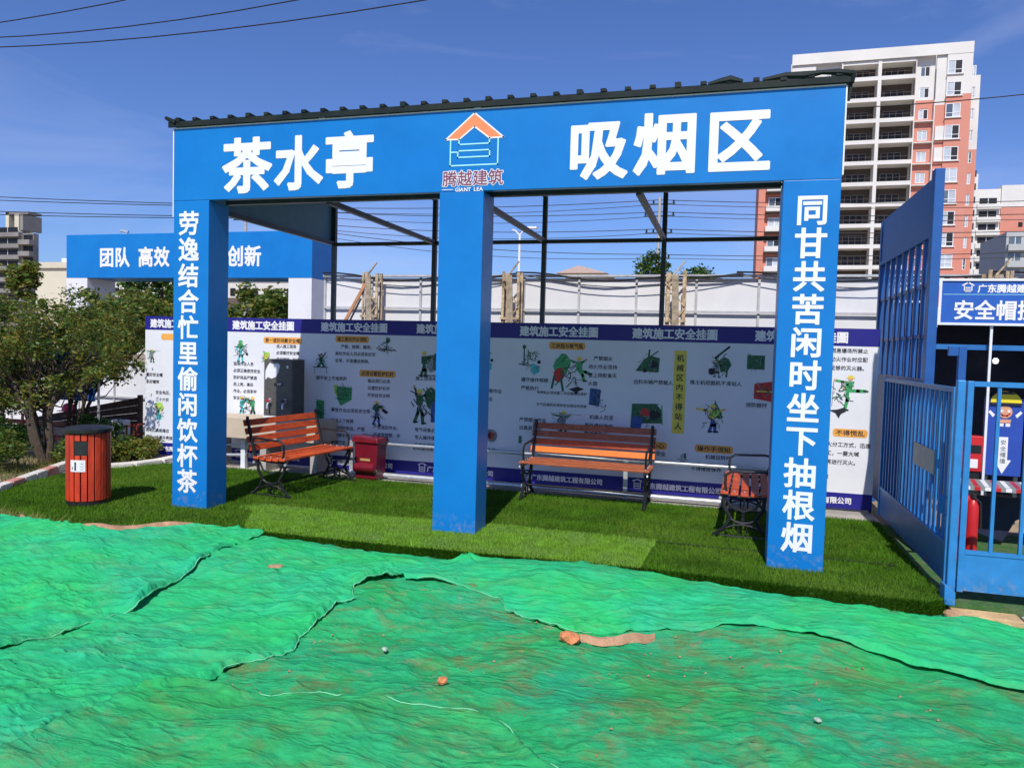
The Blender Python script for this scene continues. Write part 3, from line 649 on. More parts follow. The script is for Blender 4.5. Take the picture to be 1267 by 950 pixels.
def sketch(kind, x, z, k_, parent, seed=0):
    p = Pic(x, z, k_ * .9)
    if kind == 'worker_stand': p.worker(0, 0, 1, 4, 4, ((.55, -.1), (-.5, -.35))); p.blob(0, 0, .45, .3, .28, seed); p.half(0, 0, .68, .22); p.line(5, [(-.6, .35), (.1, .3)], .05); p.blob(10, .5, .0, .16, .22, seed + 1); p.disc(5, .62, -.25, .12)
    elif kind == 'pair': p.worker(-.45, 0, .9, 4, 4, ((.7, .3), (.6, 0))); p.worker(.5, 0, .95, 0, 6, ((-.6, .25), (-.5, -.1))); p.line(5, [(-.5, .55), (.6, .45)], .06); p.scribble(5, 8, .5, .4, .035, seed)
    elif kind == 'bench_worker': p.worker(0, .1, .9, 6, 0, ((.5, .5), (-.3, .3)), ((.3, -.4), (-.25, -.4)), .05, 6); p.line(5, [(-.7, -.32), (.7, -.32)], .05); p.line(5, [(-.5, -.3), (-.6, -.85)], .04); p.line(5, [(.5, -.3), (.62, -.85)], .04); p.scribble(6, 8, .4, .5, .05, seed)
    elif kind == 'shovel': p.poly(10, [(-.8, -.2), (.8, -.3), (.85, -.45), (-.7, -.45)]); p.line(5, [(0, -.3), (.12, .6)], .09); p.poly(6, [(-.1, .2), (.28, .25), (.3, .62), (0, .55)]); p.scribble(5, 9, .7, .35, .05, seed)
    elif kind == 'basket':
        p.poly(9, [(-.75, .6), (-.5, .62), (-.45, -.2), (-.72, 0)]); p.poly(0, [(-.5, .5), (.7, .45), (.65, -.45), (-.2, -.9), (-.5, -.4)])
        for q in range(6): p.line(6, [(-.5 + q * .22, .55), (-.35 + q * .2, -.7 + .1 * abs(q - 1))], .035)
        for q in range(4): p.line(6, [(-.55, .35 - q * .25), (.7, .3 - q * .22)], .035)
    elif kind == 'net_roll': p.poly(0, [(-.4, -.9), (.42, -.95), (.4, .9), (-.38, .95)]); p.scribble(6, 16, .3, .75, .06, seed)
    elif kind == 'carry': p.worker(-.15, 0, 1, 6, 3, ((.5, .0), (.45, -.2))); p.poly(5, [(.35, .3), (.75, .05), (.6, -.12), (.22, .1)]); p.blob(6, -.2, .35, .28, .3, seed)
    elif kind == 'group': p.blob(6, .25, .25, .5, .55, seed); p.worker(-.4, -.1, .95, 6, 6, ((.6, .3), (-.3, .5))); p.poly(3, [(.2, -.9), (.65, -.9), (.62, .1), (.2, .05)]); p.scribble(5, 12, .7, .7, .05, seed)
    elif kind == 'cutter': p.blob(10, .2, 0, .6, .55, seed); p.worker(-.35, -.1, 1, 6, 6, ((.6, .1), (.5, -.1)), ((.1, -.7), (-.2, -.7))); p.line(5, [(-.7, -.78), (.9, -.78)], .06); p.blob(6, .45, .1, .3, .55, seed + 3)
    elif kind == 'tower': p.line(6, [(-.4, -.3), (-.4, .9)], .08); p.line(6, [(-.15, -.3), (-.15, .6)], .06); p.disc(6, -.4, .8, .12); p.line(6, [(-.7, -.25), (.5, -.35)], .06); p.blob(4, .3, -.55, .3, .35, seed); p.disc(5, .55, -.1, .12); p.line(10, [(-.15, .5), (.6, .4)], .03); p.scribble(0, 6, .4, .5, .05, seed)
    elif kind == 'fall': p.blob(0, -.25, .35, .45, .5, seed); p.blob(7, -.4, -.1, .26, .35, seed + 1); p.worker(.5, .1, .75, 0, 0, ((.4, .2), (-.7, .2)), ((.6, -.2), (.3, -.6))); p.line(6, [(-.6, -.2), (-.7, -.7)], .1); p.line(6, [(-.3, -.3), (-.2, -.8)], .1); p.poly(5, [(.05, -.75), (.45, -.62), (.75, -.72), (.5, -.82), (.4, -1), (.3, -.85)])
    elif kind == 'cabinet': p.poly(3, [(-.5, -.5), (.25, -.6), (.35, .6), (-.45, .7)]); p.line(5, [(-.1, -.5), (-.02, .6)], .06); p.line(5, [(.3, -.5), (.5, -.7), (.75, -.45), (.62, -.9), (.3, -1)], .035); p.scribble(5, 6, .3, .4, .04, seed)
    elif kind == 'faint': p.worker(.1, 0, .95, 0, 6, ((.5, .1), (-.8, .1))); p.line(10, [(-.8, .6), (1.3, .55)], .025); p.blob(10, 0, .1, .35, .4, seed)
    elif kind == 'mixer': p.poly(6, [(-.85, -.55), (.7, -.6), (.75, .35), (.1, .5), (-.3, .25), (-.6, -.2)]); p.line(6, [(0, .3), (.05, .85)], .12); p.line(6, [(.1, .4), (.6, .8)], .08); p.blob(5, .35, -.1, .3, .3, seed); p.disc(5, -.2, -.5, .14)
    elif kind == 'truck': p.poly(6, [(-.8, .55), (.5, .6), (.85, .2), (.85, -.45), (-.2, -.5), (-.4, -.9), (-.85, -.95)]); p.blob(7, -.1, .1, .35, .25, seed); p.blob(5, .4, 0, .35, .35, seed + 2); p.poly(3, [(-.85, -.95), (-.3, -.9), (-.2, -.2), (-.7, -.1)]); p.line(0, [(.8, .5), (.85, -.5)], .06)
    elif kind == 'digger': p.blob(6, .35, -.1, .35, .6, seed); p.line(5, [(.1, -.2), (-.2, .3), (.55, .95)], .12); p.blob(5, -.35, -.5, .35, .25, seed + 1); p.worker(-.1, -.3, .6, 10, 10); p.line(6, [(.5, .2), (.45, -.8)], .1)
    elif kind == 'crane': p.poly(6, [(.1, .9), (.5, .2), (.35, -.1), (-.1, .1)]); p.worker(0, -.1, 1, 1, 3, ((-.85, .1), (.6, .1)), ((.15, -.7), (-.15, -.7))); p.line(0, [(.1, .9), (.55, -.3)], .04); p.blob(9, .1, .2, .3, .25, seed)
    elif kind == 'bulb': p.blob(1, 0, .45, .5, .5, seed, 16); p.disc(9, 0, .5, .38); p.worker(-.05, 0, .7, 0, 4); p.blob(4, 0, -.45, .3, .3, seed + 1)
    elif kind == 'book': p.poly(9, [(-.35, -.6), (.4, -.6), (.42, .6), (-.35, .6)]); p.poly(1, [(-.25, -.3), (.3, -.3), (.3, .3), (-.25, .3)]); p.scribble(0, 5, .2, .35, .05, seed)
    elif kind == 'sign_green': p.poly(6, [(-.6, -.5), (.6, -.5), (.6, .5), (-.6, .5)])
    elif kind == 'sign_red': p.poly(7, [(-.6, -.5), (.6, -.7), (.6, .7), (-.6, .5)]); p.line(1, [(-.4, 0), (.5, 0)], .08)
    elif kind == 'runner': p.worker(.2, .1, 1.1, 0, 0, ((-.75, .1), (-.3, -.3)), ((.8, .0), (-.1, -1)), .12); p.line(10, [(-.75, .8), (-.85, -.9)], .04); p.line(10, [(-.55, .6), (-.6, -.8)], .04); p.poly(5, [(-.75, -1.05), (-.3, -1.0), (.1, -.85), (.15, -1.1), (-.1, -1.25), (-.2, -1.5), (-.4, -1.2)])
    elif kind == 'red_round': p.disc(10, 0, 0, .6); p.blob(7, -.05, 0, .4, .4, seed); p.blob(5, -.2, 0, .2, .25, seed)
    elif kind == 'smallman': p.line(5, [(-.8, -.2), (.6, -.3)], .06); p.blob(6, .3, .1, .2, .3, seed); p.disc(5, .3, .5, .14)
    return p.done(parent)
def badge(x0, x1, z, parent, s=None, m_=INKO):
    b_ = MB(); h_ = .048; b_.flat([(x0, z - h_ * .5), (x0 + .02, z - h_), (x1 - .02, z - h_), (x1, z - h_ * .5), (x1, z + h_ * .5), (x1 - .02, z + h_), (x0 + .02, z + h_), (x0, z + h_ * .5)], BY - .0022)
    part('badge', b_, m_, parent, world=True)
    if s: text(s, x0 + .03, z - .034, BY - .0035, .068, INKB, parent, .018, (x1 - x0 - .06) / (len(s) * .068))
TS = .062
PAN = {}
for k_ in range(7):
    x0 = BL + k_ * BW; g_ = .0
    pn = part('banner_panel', MB().box(x0 + g_, x0 + BW - g_, BY, BY + .01, .02, 2.15), PANELW, ban, world=True); PAN[k_] = pn
    part('title_band', MB().box(x0 + g_, x0 + BW - g_, BY - .003, BY - .0012, 1.945, 2.151), NAVY, pn, world=True)
    part('footer_band', MB().box(x0 + g_, x0 + BW - g_, BY - .003, BY - .0012, .019, .205), NAVY, pn, world=True)
    text('建筑施工安全挂圖', x0 + .095 + (0.0), 1.975, BY - .005, .138, WHITEP, pn, .035, .95)
    lgm = MB(); lx0 = x0 + .17; poly_line(lgm, [(lx0, .165), (lx0 + .055, .195 - .01), (lx0 + .11, .165)], .014, BY - .005); poly_line(lgm, [(lx0 + .015, .155), (lx0 + .015, .07), (lx0 + .095, .07), (lx0 + .095, .155)], .01, BY - .0053); poly_line(lgm, [(lx0 + .03, .13), (lx0 + .08, .13)], .012, BY - .0056); poly_line(lgm, [(lx0 + .03, .1), (lx0 + .08, .1)], .012, BY - .0059)
    part('emblem', lgm, WHITEP, pn, world=True)
    text('广东腾越建筑工程有限公司', x0 + .30, .072, BY - .005, .082, WHITEP, pn, .03, .98)
def para(k_, x, z, lines, size=TS):
    for i, s in enumerate(lines): text(s, BL + k_ * BW + x, z - i * size * 1.75, BY - .0035, size, INKB, PAN[k_], .012)
def sk(kind, k_, x, z, s, seed=0): sketch(kind, BL + k_ * BW + x, z, s, PAN[k_], seed)
# panel 1
badge(BL + .30, BL + .75, 1.84, PAN[0]); sk('faint', 0, .12, 1.55, .14, 1); para(0, .02, 1.22, ['戴好安全帽', '系好帽带']); sk('bulb', 0, .27, .68, .19, 2)
para(0, .02, .36, ['照明灯具绝缘应', '良好，金属外壳接地']); para(0, .2, .95, ['安全电压，', '三十六伏'])
# panel 2
sk('worker_stand', 1, .24, 1.66, .20, 3); badge(BL + BW + .63, BL + BW + 1.27, 1.83, PAN[1], '第一道防线戴安全帽'); sk('book', 1, .68, 1.58, .14, 4)
para(1, .85, 1.72, ['进入施工现场', '必须戴好安全帽', '系好帽带，扣紧'], .055); para(1, .12, 1.44, ['现场作业人员', '必须正确使用安全', '防护用品严禁酒', '后上岗，高处', '作业，必须系牢', '安全带。'], .058)
sk('pair', 1, .36, .84, .22, 5)
# panel 3
sk('bench_worker', 2, .10, 1.52, .19, 6); badge(BL + 2 * BW + .33, BL + 2 * BW + .86, 1.875, PAN[2], '施工高处作业须知'); para(2, .42, 1.74, ['严禁，抛掷，嬉闹，'], .058); para(2, .33, 1.64, ['高处作业人员必须系好安', '全带，不准擅自拆除。'], .058)
sk('shovel', 2, 1.13, 1.80, .19, 7); para(2, -.0 + .03, 1.28, ['脚手架上不准奔跑'], .062); badge(BL + 2 * BW + .72, BL + 2 * BW + 1.28, 1.40, PAN[2], '必须设置防护栏杆'); para(2, .85, 1.27, ['临边洞口必须', '设置防护栏杆', '并张挂安全网'], .058)
sk('basket', 2, .47, 1.10, .22, 8); para(2, .28, .83, ['攀登作业必须系安全带'], .062); sk('net_roll', 2, .10, .84, .18, 9); sk('carry', 2, 1.03, .86, .22, 10); para(2, .28, .68, ['不准上下抛掷', '工具材料物品，严禁', '攀爬脚手架上下作业', '通道行走'], .06); para(2, .95, .62, ['严禁酒后作业，', '不准穿拖鞋，赤', '脚上班'], .06)
# panel 4
sk('cutter', 3, .30, 1.58, .25, 11); para(3, .1, 1.33, ['施工现场用电安全'], .062); sk('group', 3, .28, 1.02, .32, 12); para(3, .1, .62, ['电气设备必须', '专人操作使用管理', '非电工严禁操作。'], .062); para(3, .08, .36, ['必须接地接零保护'], .062); sk('tower', 3, 1.1, 1.66, .2, 13); para(3, .98, 1.2, ['严禁违章作业', '注意安全'], .062); para(3, 1.1, .40, ['安全第一'], .062); sk('red_round', 3, 1.22, .63, .16, 14)
# panel 5
sk('tower', 4, .25, 1.66, .24, 15); para(4, .13, 1.37, ['遵守操作规程', '严格执行'], .062); badge(BL + 4 * BW + .50, BL + 4 * BW + .98, 1.86, PAN[4], '乙炔瓶与氧气瓶'); sk('fall', 4, .76, 1.52, .33, 16)
para(4, 1.03, 1.68, ['　严禁烟火', '动火作业须持', '证上岗配备灭', '火器'], .062); para(4, .35, 1.22, ['电焊机必须设置二次空载降压保护'], .045); para(4, .35, 1.06, ['空气压缩机应保持安全阀动作灵敏'], .045); sk('cabinet', 4, 1.14, 1.20, .2, 17)
sk('faint', 4, .70, .86, .22, 18); para(4, .12, .84, ['严禁烟火作业', '远离易燃物'], .062); para(4, 1.0, .92, ['　机操人员须', '严格遵守操作', '禁违章作业'], .062); sk('net_roll', 4, .14, .6, .06, 19)
# panel 6
sk('mixer', 5, .31, 1.67, .21, 20); para(5, .13, 1.40, ['运料车辆严禁载人'], .062); sk('truck', 5, .31, 1.02, .26, 21); sk('digger', 5, 1.17, 1.70, .23, 22); para(5, .83, 1.42, ['推土机挖掘机不准站人'], .062); sk('crane', 5, 1.12, 1.03, .25, 23)
vb = MB(); vx = BL + 5 * BW + .63; vb.flat([(vx, .80), (vx + .15, .80), (vx + .15, 1.84), (vx, 1.84)], BY - .0035); part('vertical_badge', vb, INKY, PAN[5], world=True)
for i, ch in enumerate('机械区内不得站人'): text(ch, vx + .03, 1.70 - i * .122, BY - .005, .092, INKB, PAN[5], .02)
badge(BL + 5 * BW + .35, BL + 5 * BW + .58, .63, PAN[5], '小心'); badge(BL + 5 * BW + .92, BL + 5 * BW + 1.38, .63, PAN[5], '操作手须知'); sk('smallman', 5, .78, .50, .10, 24); para(5, 1.05, .50, ['机械运转时'], .062); para(5, .88, .345, ['不得维修保养'], .062); para(5, .32, .50, ['注意安全'], .062)
# panel 7
sk('sign_green', 6, .12, 1.72, .19); sk('sign_red', 6, .22, 1.37, .2); para(6, .02, 1.17, ['消防器材'], .062); para(6, .9, 1.86, ['易燃易爆场所禁止', '，动火作业时应配', '备足够的灭火器。'], .058)
sk('runner', 6, 1.12, 1.40, .23, 25); para(6, .83, .90, ['火警，'], .062); badge(BL + 6 * BW + 1.02, BL + 6 * BW + 1.40, .92, PAN[6], '不得慌乱'); para(6, .9, .75, ['灭火分工方式，迅速', '员工，一要大喊', '，再进行灭火。'], .06); para(6, .88, .36, ['注意'], .06)

# ================================================================== PIPE RAIL
pr = thing('pipe_rail', 'low galvanised two-pipe rail running in front of the safety posters', 'rail', (-3, 9.16, 0))
part('upper_pipe', MB().tube([(-4.95, 9.16, .47), (1.0, 9.16, .47)], .024, 10), PIPE, pr, world=True, smooth=True)
part('lower_pipe', MB().tube([(-4.95, 9.13, .05), (1.0, 9.13, .05)], .03, 10), PIPE, pr, world=True, smooth=True)
for x in (-4.9, -3.2, -1.14, .9): part('rail_post', MB().box(x - .025, x + .025, 9.14, 9.19, -.02, .46), PIPE, pr, world=True)
pr2 = thing('pipe_rail', 'short galvanised two-pipe rail behind the left pillar, ending beside the left bench', 'rail', (-6.9, 9.1, 0))
part('upper_pipe', MB().tube([(-7.5, 9.12, .27), (-6.55, 9.12, .33)], .015, 8), PIPE, pr2, world=True, smooth=True)
part('lower_pipe', MB().tube([(-7.5, 9.12, .13), (-6.55, 9.12, .18)], .02, 8), PIPE, pr2, world=True, smooth=True)
part('rail_post', MB().box(-6.63, -6.56, 9.09, 9.15, -.02, .40), WHITETRIM, pr2, world=True)

# ================================================================== BENCHES
def make_bench(L=1.5, name='park_bench', label='', slat=SLAT, backm=None):
    t = thing(name, label, 'bench', group='slatted park benches inside the pavilion')
    h = L / 2
    for i in range(5):
        y = -.22 + i * .095; z = .435 - .012 * math.sin(i / 4 * math.pi)
        part('seat_slat', MB().box(-h, h, y, y + .075, z, z + .026), slat, t, bevel=.005)
    for i in range(4):
        z0 = .53 + i * .096; y0 = .255 + (z0 - .45) * .28
        b = MB().box(-h, h, 0, .024, -.037, .037); b.xf(Matrix.Translation((0, y0, z0 + .03)) @ Matrix.Rotation(-.27, 4, 'X'))
        part('back_slat', b, (backm[i] if backm else slat), t, bevel=.005)
    for sx in (-1, 1):
        x = sx * (h - .045); f = MB()
        def tb_(pts, r=.016): f.tube([(x, a, b) for a, b in pts], r, 6)
        tb_([(.215, .43), (.25, .50), (.30, .68), (.36, .90), (.355, .92)], .02)       # back stay
        tb_([(-.24, .425), (0, .415), (.215, .43), (.24, .46)], .02)                    # seat bearer
        tb_([(-.20, .42), (-.185, .30), (-.12, .20), (-.17, .10), (-.25, .03), (-.28, .012)], .02)   # front leg
        tb_([(.20, .42), (.185, .30), (.12, .20), (.17, .10), (.25, .03), (.29, .012)], .02)         # rear leg
        tb_([(-.13, .20), (-.07, .165), (0, .155), (.07, .165), (.13, .20)], .014)
        tb_([(-.17, .40), (-.12, .31), (0, .27), (.12, .31), (.17, .40)], .012)
        tb_([(-.17, .09), (-.08, .13), (0, .14), (.08, .13), (.17, .09)], .012)
        tb_([(-.04, .155), (-.04, .05)], .010); tb_([(.04, .155), (.04, .05)], .010)
        tb_([(-.21, .02), (.21, .02)], .010)
        e = part('end_frame', f, IRON, t, smooth=True)
        a = MB(); a.tube([(x, .29, .66), (x, .2, .675), (x, .02, .665), (x, -.12, .66), (x, -.175, .62), (x, -.18, .53), (x, -.165, .45)], .014, 6)
        part('armrest', a, IRON, t, smooth=True)
        bo = MB()
        for i in range(5):
            y = -.22 + i * .095 + .037; bo.lathe(x, y, [(.009, .458), (.009, .466), (.004, .469)], 6)
        for s2 in (-.22, .23): bo.tube([(x + sx * .02, s2, .395), (x + sx * .035, s2, .395)], .016, 8)
        part('bolt', bo, PIPE, e)
    part('stretcher', MB().tube([(-h + .05, 0, .15), (h - .05, 0, .15)], .012, 6), IRON, t, smooth=True)
    return t
b1 = make_bench(1.38, label='red-orange slatted bench on the left, between the blue pillar and the crimson bin')
b1.location = (-4.97, 8.12, 0); b1.rotation_euler = (0, 0, R_(84))
b2 = make_bench(1.55, label='slatted bench in the middle, coloured brown-red as in shade, one back slat coloured as sunlit', slat=SLAT_SHADE, backm=[SLAT_SUN, SLAT, SLAT_SHADE, SLAT_SHADE])
b2.location = (-1.56, 8.72, 0); b2.rotation_euler = (0, 0, R_(-1.5))
b3 = copy_tree(b1); b3.location = (.24, 8.22, 0); b3.rotation_euler = (0, 0, R_(-92)); b3['label'] = 'slatted bench seen end-on, half hidden behind the right pillar'

# ================================================================== WATER DISPENSER, COUNTER, BIN
ctr = thing('counter', 'low cream counter behind the left bench, carrying the water dispenser', 'counter', (-6.2, 9.1, 0))
part('counter_top', MB().box(-7.1, -5.28, 8.92, 9.42, .44, .735), CREAM, ctr, world=True, bevel=.01)
for x in (-7.05, -6.2, -5.4): part('support', MB().box(x - .05, x + .05, 9.0, 9.38, -.02, .439), CONC, ctr, world=True)
wd = thing('water_dispenser', 'stainless steel drinking water dispenser with a white sticker and two taps', 'water dispenser', (-5.91, 9.05, .735))
part('cabinet', MB().box(-6.15, -5.69, 8.93, 9.22, .736, 1.57), STEEL, wd, world=True, bevel=.008)
part('door_panel', MB().box(-6.135, -5.705, 8.922, 8.9295, .80, 1.545), STEEL, wd, world=True, bevel=.004)
part('base_trim', MB().box(-6.15, -5.69, 8.918, 8.9295, .738, .785), WHITETRIM, wd, world=True)
st_ = MB(); st_.flat([(-6.12, 1.28), (-6.08, 1.32), (-6.02, 1.30), (-5.95, 1.33), (-5.91, 1.40), (-5.89, 1.49), (-5.93, 1.52), (-6.0, 1.50), (-6.05, 1.52), (-6.09, 1.47), (-6.12, 1.40)], 8.9195)
part('sticker', st_, WHITEP, wd, world=True)
part('name_plate', MB().box(-5.98, -5.84, 8.917, 8.921, 1.205, 1.245), CANB, wd, world=True)
text('VIP', -5.935, 1.205, 8.915, .045, WHITEP, wd, .03)
part('sticker', MB().box(-5.79, -5.76, 8.918, 8.921, 1.45, 1.485), WHITEP, wd, world=True)
for x, c_ in ((-6.04, REDP), (-5.80, IRON)):
    tp_ = MB(); tp_.tube([(x, 8.925, .97), (x, 8.87, .97), (x, 8.85, .94), (x, 8.85, .89)], .014, 8); tp_.tube([(x, 8.92, 1.03), (x, 8.92, .97)], .02, 8)
    tt = part('tap', tp_, PIPE, wd, world=True, smooth=True)
    part('tap_handle', MB().tube([(x - .03, 8.865, 1.0), (x + .035, 8.865, 1.0)], .010, 6), c_, tt, world=True)
    part('tap_handle', MB().tube([(x, 8.865, .975), (x, 8.865, 1.035)], .009, 6), c_, tt, world=True)
cb = thing('crimson_bin', 'dark crimson lidded bin in shade on the paving, right of the left bench', 'bin', (-4.555, 9.03, 0), R_(-4))
part('body', MB().prism([(-.155, .02), (.155, .02), (.175, .50), (-.175, .50)], -.12, .13), CRIM, cb, bevel=.01)
part('lid', MB().prism([(-.20, .50), (.20, .50), (.185, .565), (-.19, .59)], -.15, .15), CRIM, cb, bevel=.012)
dr = MB(); dr.tube([(-.17, -.13, .17), (-.15, -.13, .17), (.15, -.13, .17), (.17, -.13, .17)], [.03, .065, .065, .03], 12)
part('lower_roll', dr, CRIM, cb, smooth=True)
part('plaque', MB().box(-.08, .07, -.125, -.121, .26, .29), mat('gold_plaque', (.45, .33, .12), .4), cb)
for sx in (-1, 1): part('foot', MB().box(sx * .12 - .02, sx * .12 + .02, -.1, .1, 0, .02), IRON, cb)

# ================================================================== TRASH CAN
tcn = thing('litter_bin', 'round red slatted litter bin with black lid standing on the turf at left', 'litter bin', (-6.61, 6.43, 0))
rb = .205; ns_ = 20
part('liner', MB().lathe(0, 0, [(rb - .03, .03), (rb - .03, .80)], 24), CANB, tcn, smooth=True)
part('base_ring', MB().lathe(0, 0, [(rb - .01, .0), (rb + .006, .01), (rb + .006, .05), (rb - .02, .055)], 28), CANB, tcn, smooth=True)
part('lid', MB().lathe(0, 0, [(rb - .02, .78), (rb + .035, .785), (rb + .04, .82), (rb + .01, .835), (.12, .848), (.03, .852)], 28), CANB, tcn, smooth=True)
face = -math.pi / 2 + math.atan2(6.70, 6.42) - .36
for i in range(ns_):
    a = face + 2 * math.pi * (i + .5) / ns_; d = abs((a - face + math.pi) % (2 * math.pi) - math.pi)
    wd_ = 2 * math.pi * rb / ns_ * .42
    def sl(z0, z1):
        q = MB().box(-wd_, wd_, -.010, .010, z0, z1); q.xf(Matrix.Rotation(a + math.pi / 2, 4, 'Z')); q.v = [(x + rb * math.cos(a), y + rb * math.sin(a), z) for x, y, z in q.v]
        part('slat', q, CANR, tcn, bevel=.003)
    if d < .44: sl(.055, .545); sl(.70, .775)
    else: sl(.055, .775)
def curved(a0, a1, z0, z1, r, m_, name, par=tcn, n=8):
    P = np.array([[(r * math.cos(a0 + (a1 - a0) * i / n), r * math.sin(a0 + (a1 - a0) * i / n), z) for i in range(n + 1)] for z in (z0, z1)]); return part(name, MB().grid(P), m_, par)
curved(face - .48, face + .48, .55, .695, rb + .005, CANB, 'slot')
lbp = curved(face - .50, face + .22, .375, .50, rb + .014, WHITEP, 'label_plate')
curved(face - .28, face - .20, .39, .48, rb + .016, INKB, 'pictogram', lbp, 2); curved(face - .42, face - .36, .40, .43, rb + .016, INKGR, 'pictogram', lbp, 2)
curved(face + .0, face + .12, .40, .405, rb + .016, INKGR, 'text_line', lbp, 2); curved(face + .0, face + .12, .43, .435, rb + .016, INKGR, 'text_line', lbp, 2); curved(face + .0, face + .12, .46, .465, rb + .016, INKGR, 'text_line', lbp, 2)

# ================================================================== GATES AND FENCE (right)
ga = thing('gate_leaf', 'blue barred gate leaf standing open at right angles, with a grey lock plate', 'gate', (1.75, 7.9, 0))
y0, y1 = 6.60, 9.25
def barv(x, y, z0, z1, w_=.022, m_=GATE, par=ga, name='bar'): part(name, MB().box(x - w_ / 2, x + w_ / 2, y - w_ / 2, y + w_ / 2, z0, z1), m_, par, world=True)
for y in (y0, y1): part('stile', MB().box(1.73, 1.77, y - .025, y + .025, .03, 1.60), GATEL, ga, world=True, bevel=.004)
part('top_rail', MB().box(1.733, 1.767, y0 + .026, y1 - .026, 1.555, 1.595), GATE, ga, world=True)
part('kick_panel', MB().box(1.742, 1.758, y0 + .026, y1 - .026, .04, .33), GATE, ga, world=True)
part('rail', MB().box(1.735, 1.765, y0 + .026, y1 - .026, .331, .36), GATEL, ga, world=True)
nb = 19
for i in range(1, nb): barv(1.75, y0 + (y1 - y0) * i / nb, .361, 1.554, .024, GATEL if i % 3 == 0 else GATE)
part('lock_plate', MB().box(1.722, 1.735, 7.0, 7.72, .84, 1.04), mat('grey_plate', (.22, .27, .31), .45, .2, 8, metal=.3), ga, world=True)
part('handle', MB().tube([(1.72, 6.56, .72), (1.69, 6.56, .74), (1.69, 6.56, .60), (1.72, 6.56, .58)], .01, 6), GATEL, ga, world=True)
gp_ = thing('gate_post', 'square blue gate post on a low foot, between the two gate leaves', 'post', (1.725, 6.36, 0))
part('post', MB().box(1.692, 1.750, 6.33, 6.39, -.02, 1.66), GATEL, gp_, world=True, bevel=.008)
part('foot', MB().prism([(1.645, -.03), (1.72, -.03), (1.72, .07), (1.655, .12), (1.645, .12)], 6.20, 6.325), GATEL, gp_, world=True, bevel=.005)
gb = thing('gate_leaf', 'blue barred gate leaf facing the viewer at the right edge', 'gate', (2.5, 6.38, 0))
x0, x1 = 1.79, 3.35
for x in (x0, x1): part('stile', MB().box(x - .022, x + .022, 6.36, 6.40, .035, 1.655), GATEL, gb, world=True, bevel=.004)
part('top_rail', MB().box(x0 + .023, x1 - .023, 6.362, 6.398, 1.615, 1.653), GATEL, gb, world=True)
part('kick_panel', MB().box(x0 + .023, x1 - .023, 6.372, 6.388, .045, .33), GATEL, gb, world=True)
part('rail', MB().box(x0 + .023, x1 - .023, 6.365, 6.395, .331, .36), GATEL, gb, world=True)
for i in range(1, 8): part('bar', MB().box(x0 + (x1 - x0) * i / 8 - .012, x0 + (x1 - x0) * i / 8 + .012, 6.368, 6.392, .361, 1.614), GATEL, gb, world=True)
# tall frame behind
TB = mat('tall_gate_blue', (.018, .10, .34), .45, .1)
tf = thing('tall_gate_frame', 'tall dark blue gate frame with a solid top panel above vertical bars', 'gate', (1.95, 9.2, 0))
part('front_post', MB().box(1.81, 1.895, 7.84, 7.96, -.02, 3.60), TB, tf, world=True, bevel=.006)
part('rear_post', MB().box(1.83, 1.91, 10.40, 10.48, -.03, 3.54), TB, tf, world=True)
part('top_panel', MB().box(1.84, 1.88, 7.961, 10.399, 3.03, 3.55), TB, tf, world=True)
part('rail', MB().box(1.83, 1.89, 7.961, 10.399, 2.985, 3.029), TB, tf, world=True)
for z in (2.52, 2.02): part('rail', MB().box(1.85, 1.875, 7.961, 10.399, z, z + .035), TB, tf, world=True)
part('lower_panel', MB().box(1.855, 1.87, 7.961, 10.399, .05, 1.62), TB, tf, world=True)
for i in range(1, 8):
    y = 7.96 + (10.4 - 7.96) * i / 8; part('bar', MB().box(1.84, 1.885, y - .025, y + .025, 1.621, 2.984), TB, tf, world=True)
part('front_post', MB().box(1.98, 2.04, 7.42, 7.48, -.02, 1.93), TB, tf, world=True); part('rail', MB().box(1.90, 1.98, 7.43, 7.47, 1.85, 1.93), TB, tf, world=True)
# kerb and booth floor
kb = thing('kerb', 'tan rough kerb blocks below the gate at the right edge', 'kerb', (2.3, 6.2, -.2))
for xa, xb in ((1.70, 2.16), (2.19, 2.7), (2.73, 3.3)):
    part('kerb_block', MB().box(xa, xb, 6.14 + (.02 if xa > 2.18 else 0), 6.32, -.24, -.075 - (.01 if xa > 2.18 else 0)), TANK if xa < 2 else CONC, kb, world=True, bevel=.012)
bfz = MB(); bfz.box(1.70, 6, 6.325, 12, -.5, -.04); tag(part('booth_floor', bfz, mat('green_floor', (.04, .13, .03), .9, .3, 20, col2=(.10, .14, .06), bump=.5)), 'green floor inside the blue gates', kind='structure')

# ================================================================== BOOTH
bo_ = thing('safety_booth', 'blue-signed experience booth behind the gates at the right edge', 'booth', (3.4, 9.5, 0))
sg = part('sign_board', MB().box(2.20, 4.7, 9.0, 9.05, 2.215, 2.66), BOARD, bo_, world=True)
sb_ = MB(); sb_.box(2.165, 2.20, 8.985, 9.06, 2.19, 2.685); sb_.box(2.20, 4.7, 8.985, 9.06, 2.19, 2.215); sb_.box(2.20, 4.7, 8.985, 9.06, 2.66, 2.685); part('sign_border', sb_, WHITETRIM, sg, world=True)
part('divider_line', MB().box(2.22, 4.7, 8.9975, 8.9995, 2.515, 2.52), CYANL, sg, world=True)
lg2 = MB(); poly_line(lg2, [(2.40, 2.615), (2.45, 2.645), (2.50, 2.615)], .014, 8.996); poly_line(lg2, [(2.415, 2.605), (2.415, 2.55), (2.485, 2.55), (2.485, 2.605)], .01, 8.9955); poly_line(lg2, [(2.43, 2.59), (2.47, 2.59)], .01, 8.995); poly_line(lg2, [(2.43, 2.57), (2.47, 2.57)], .01, 8.9945); part('emblem', lg2, WHITEP, sg, world=True)
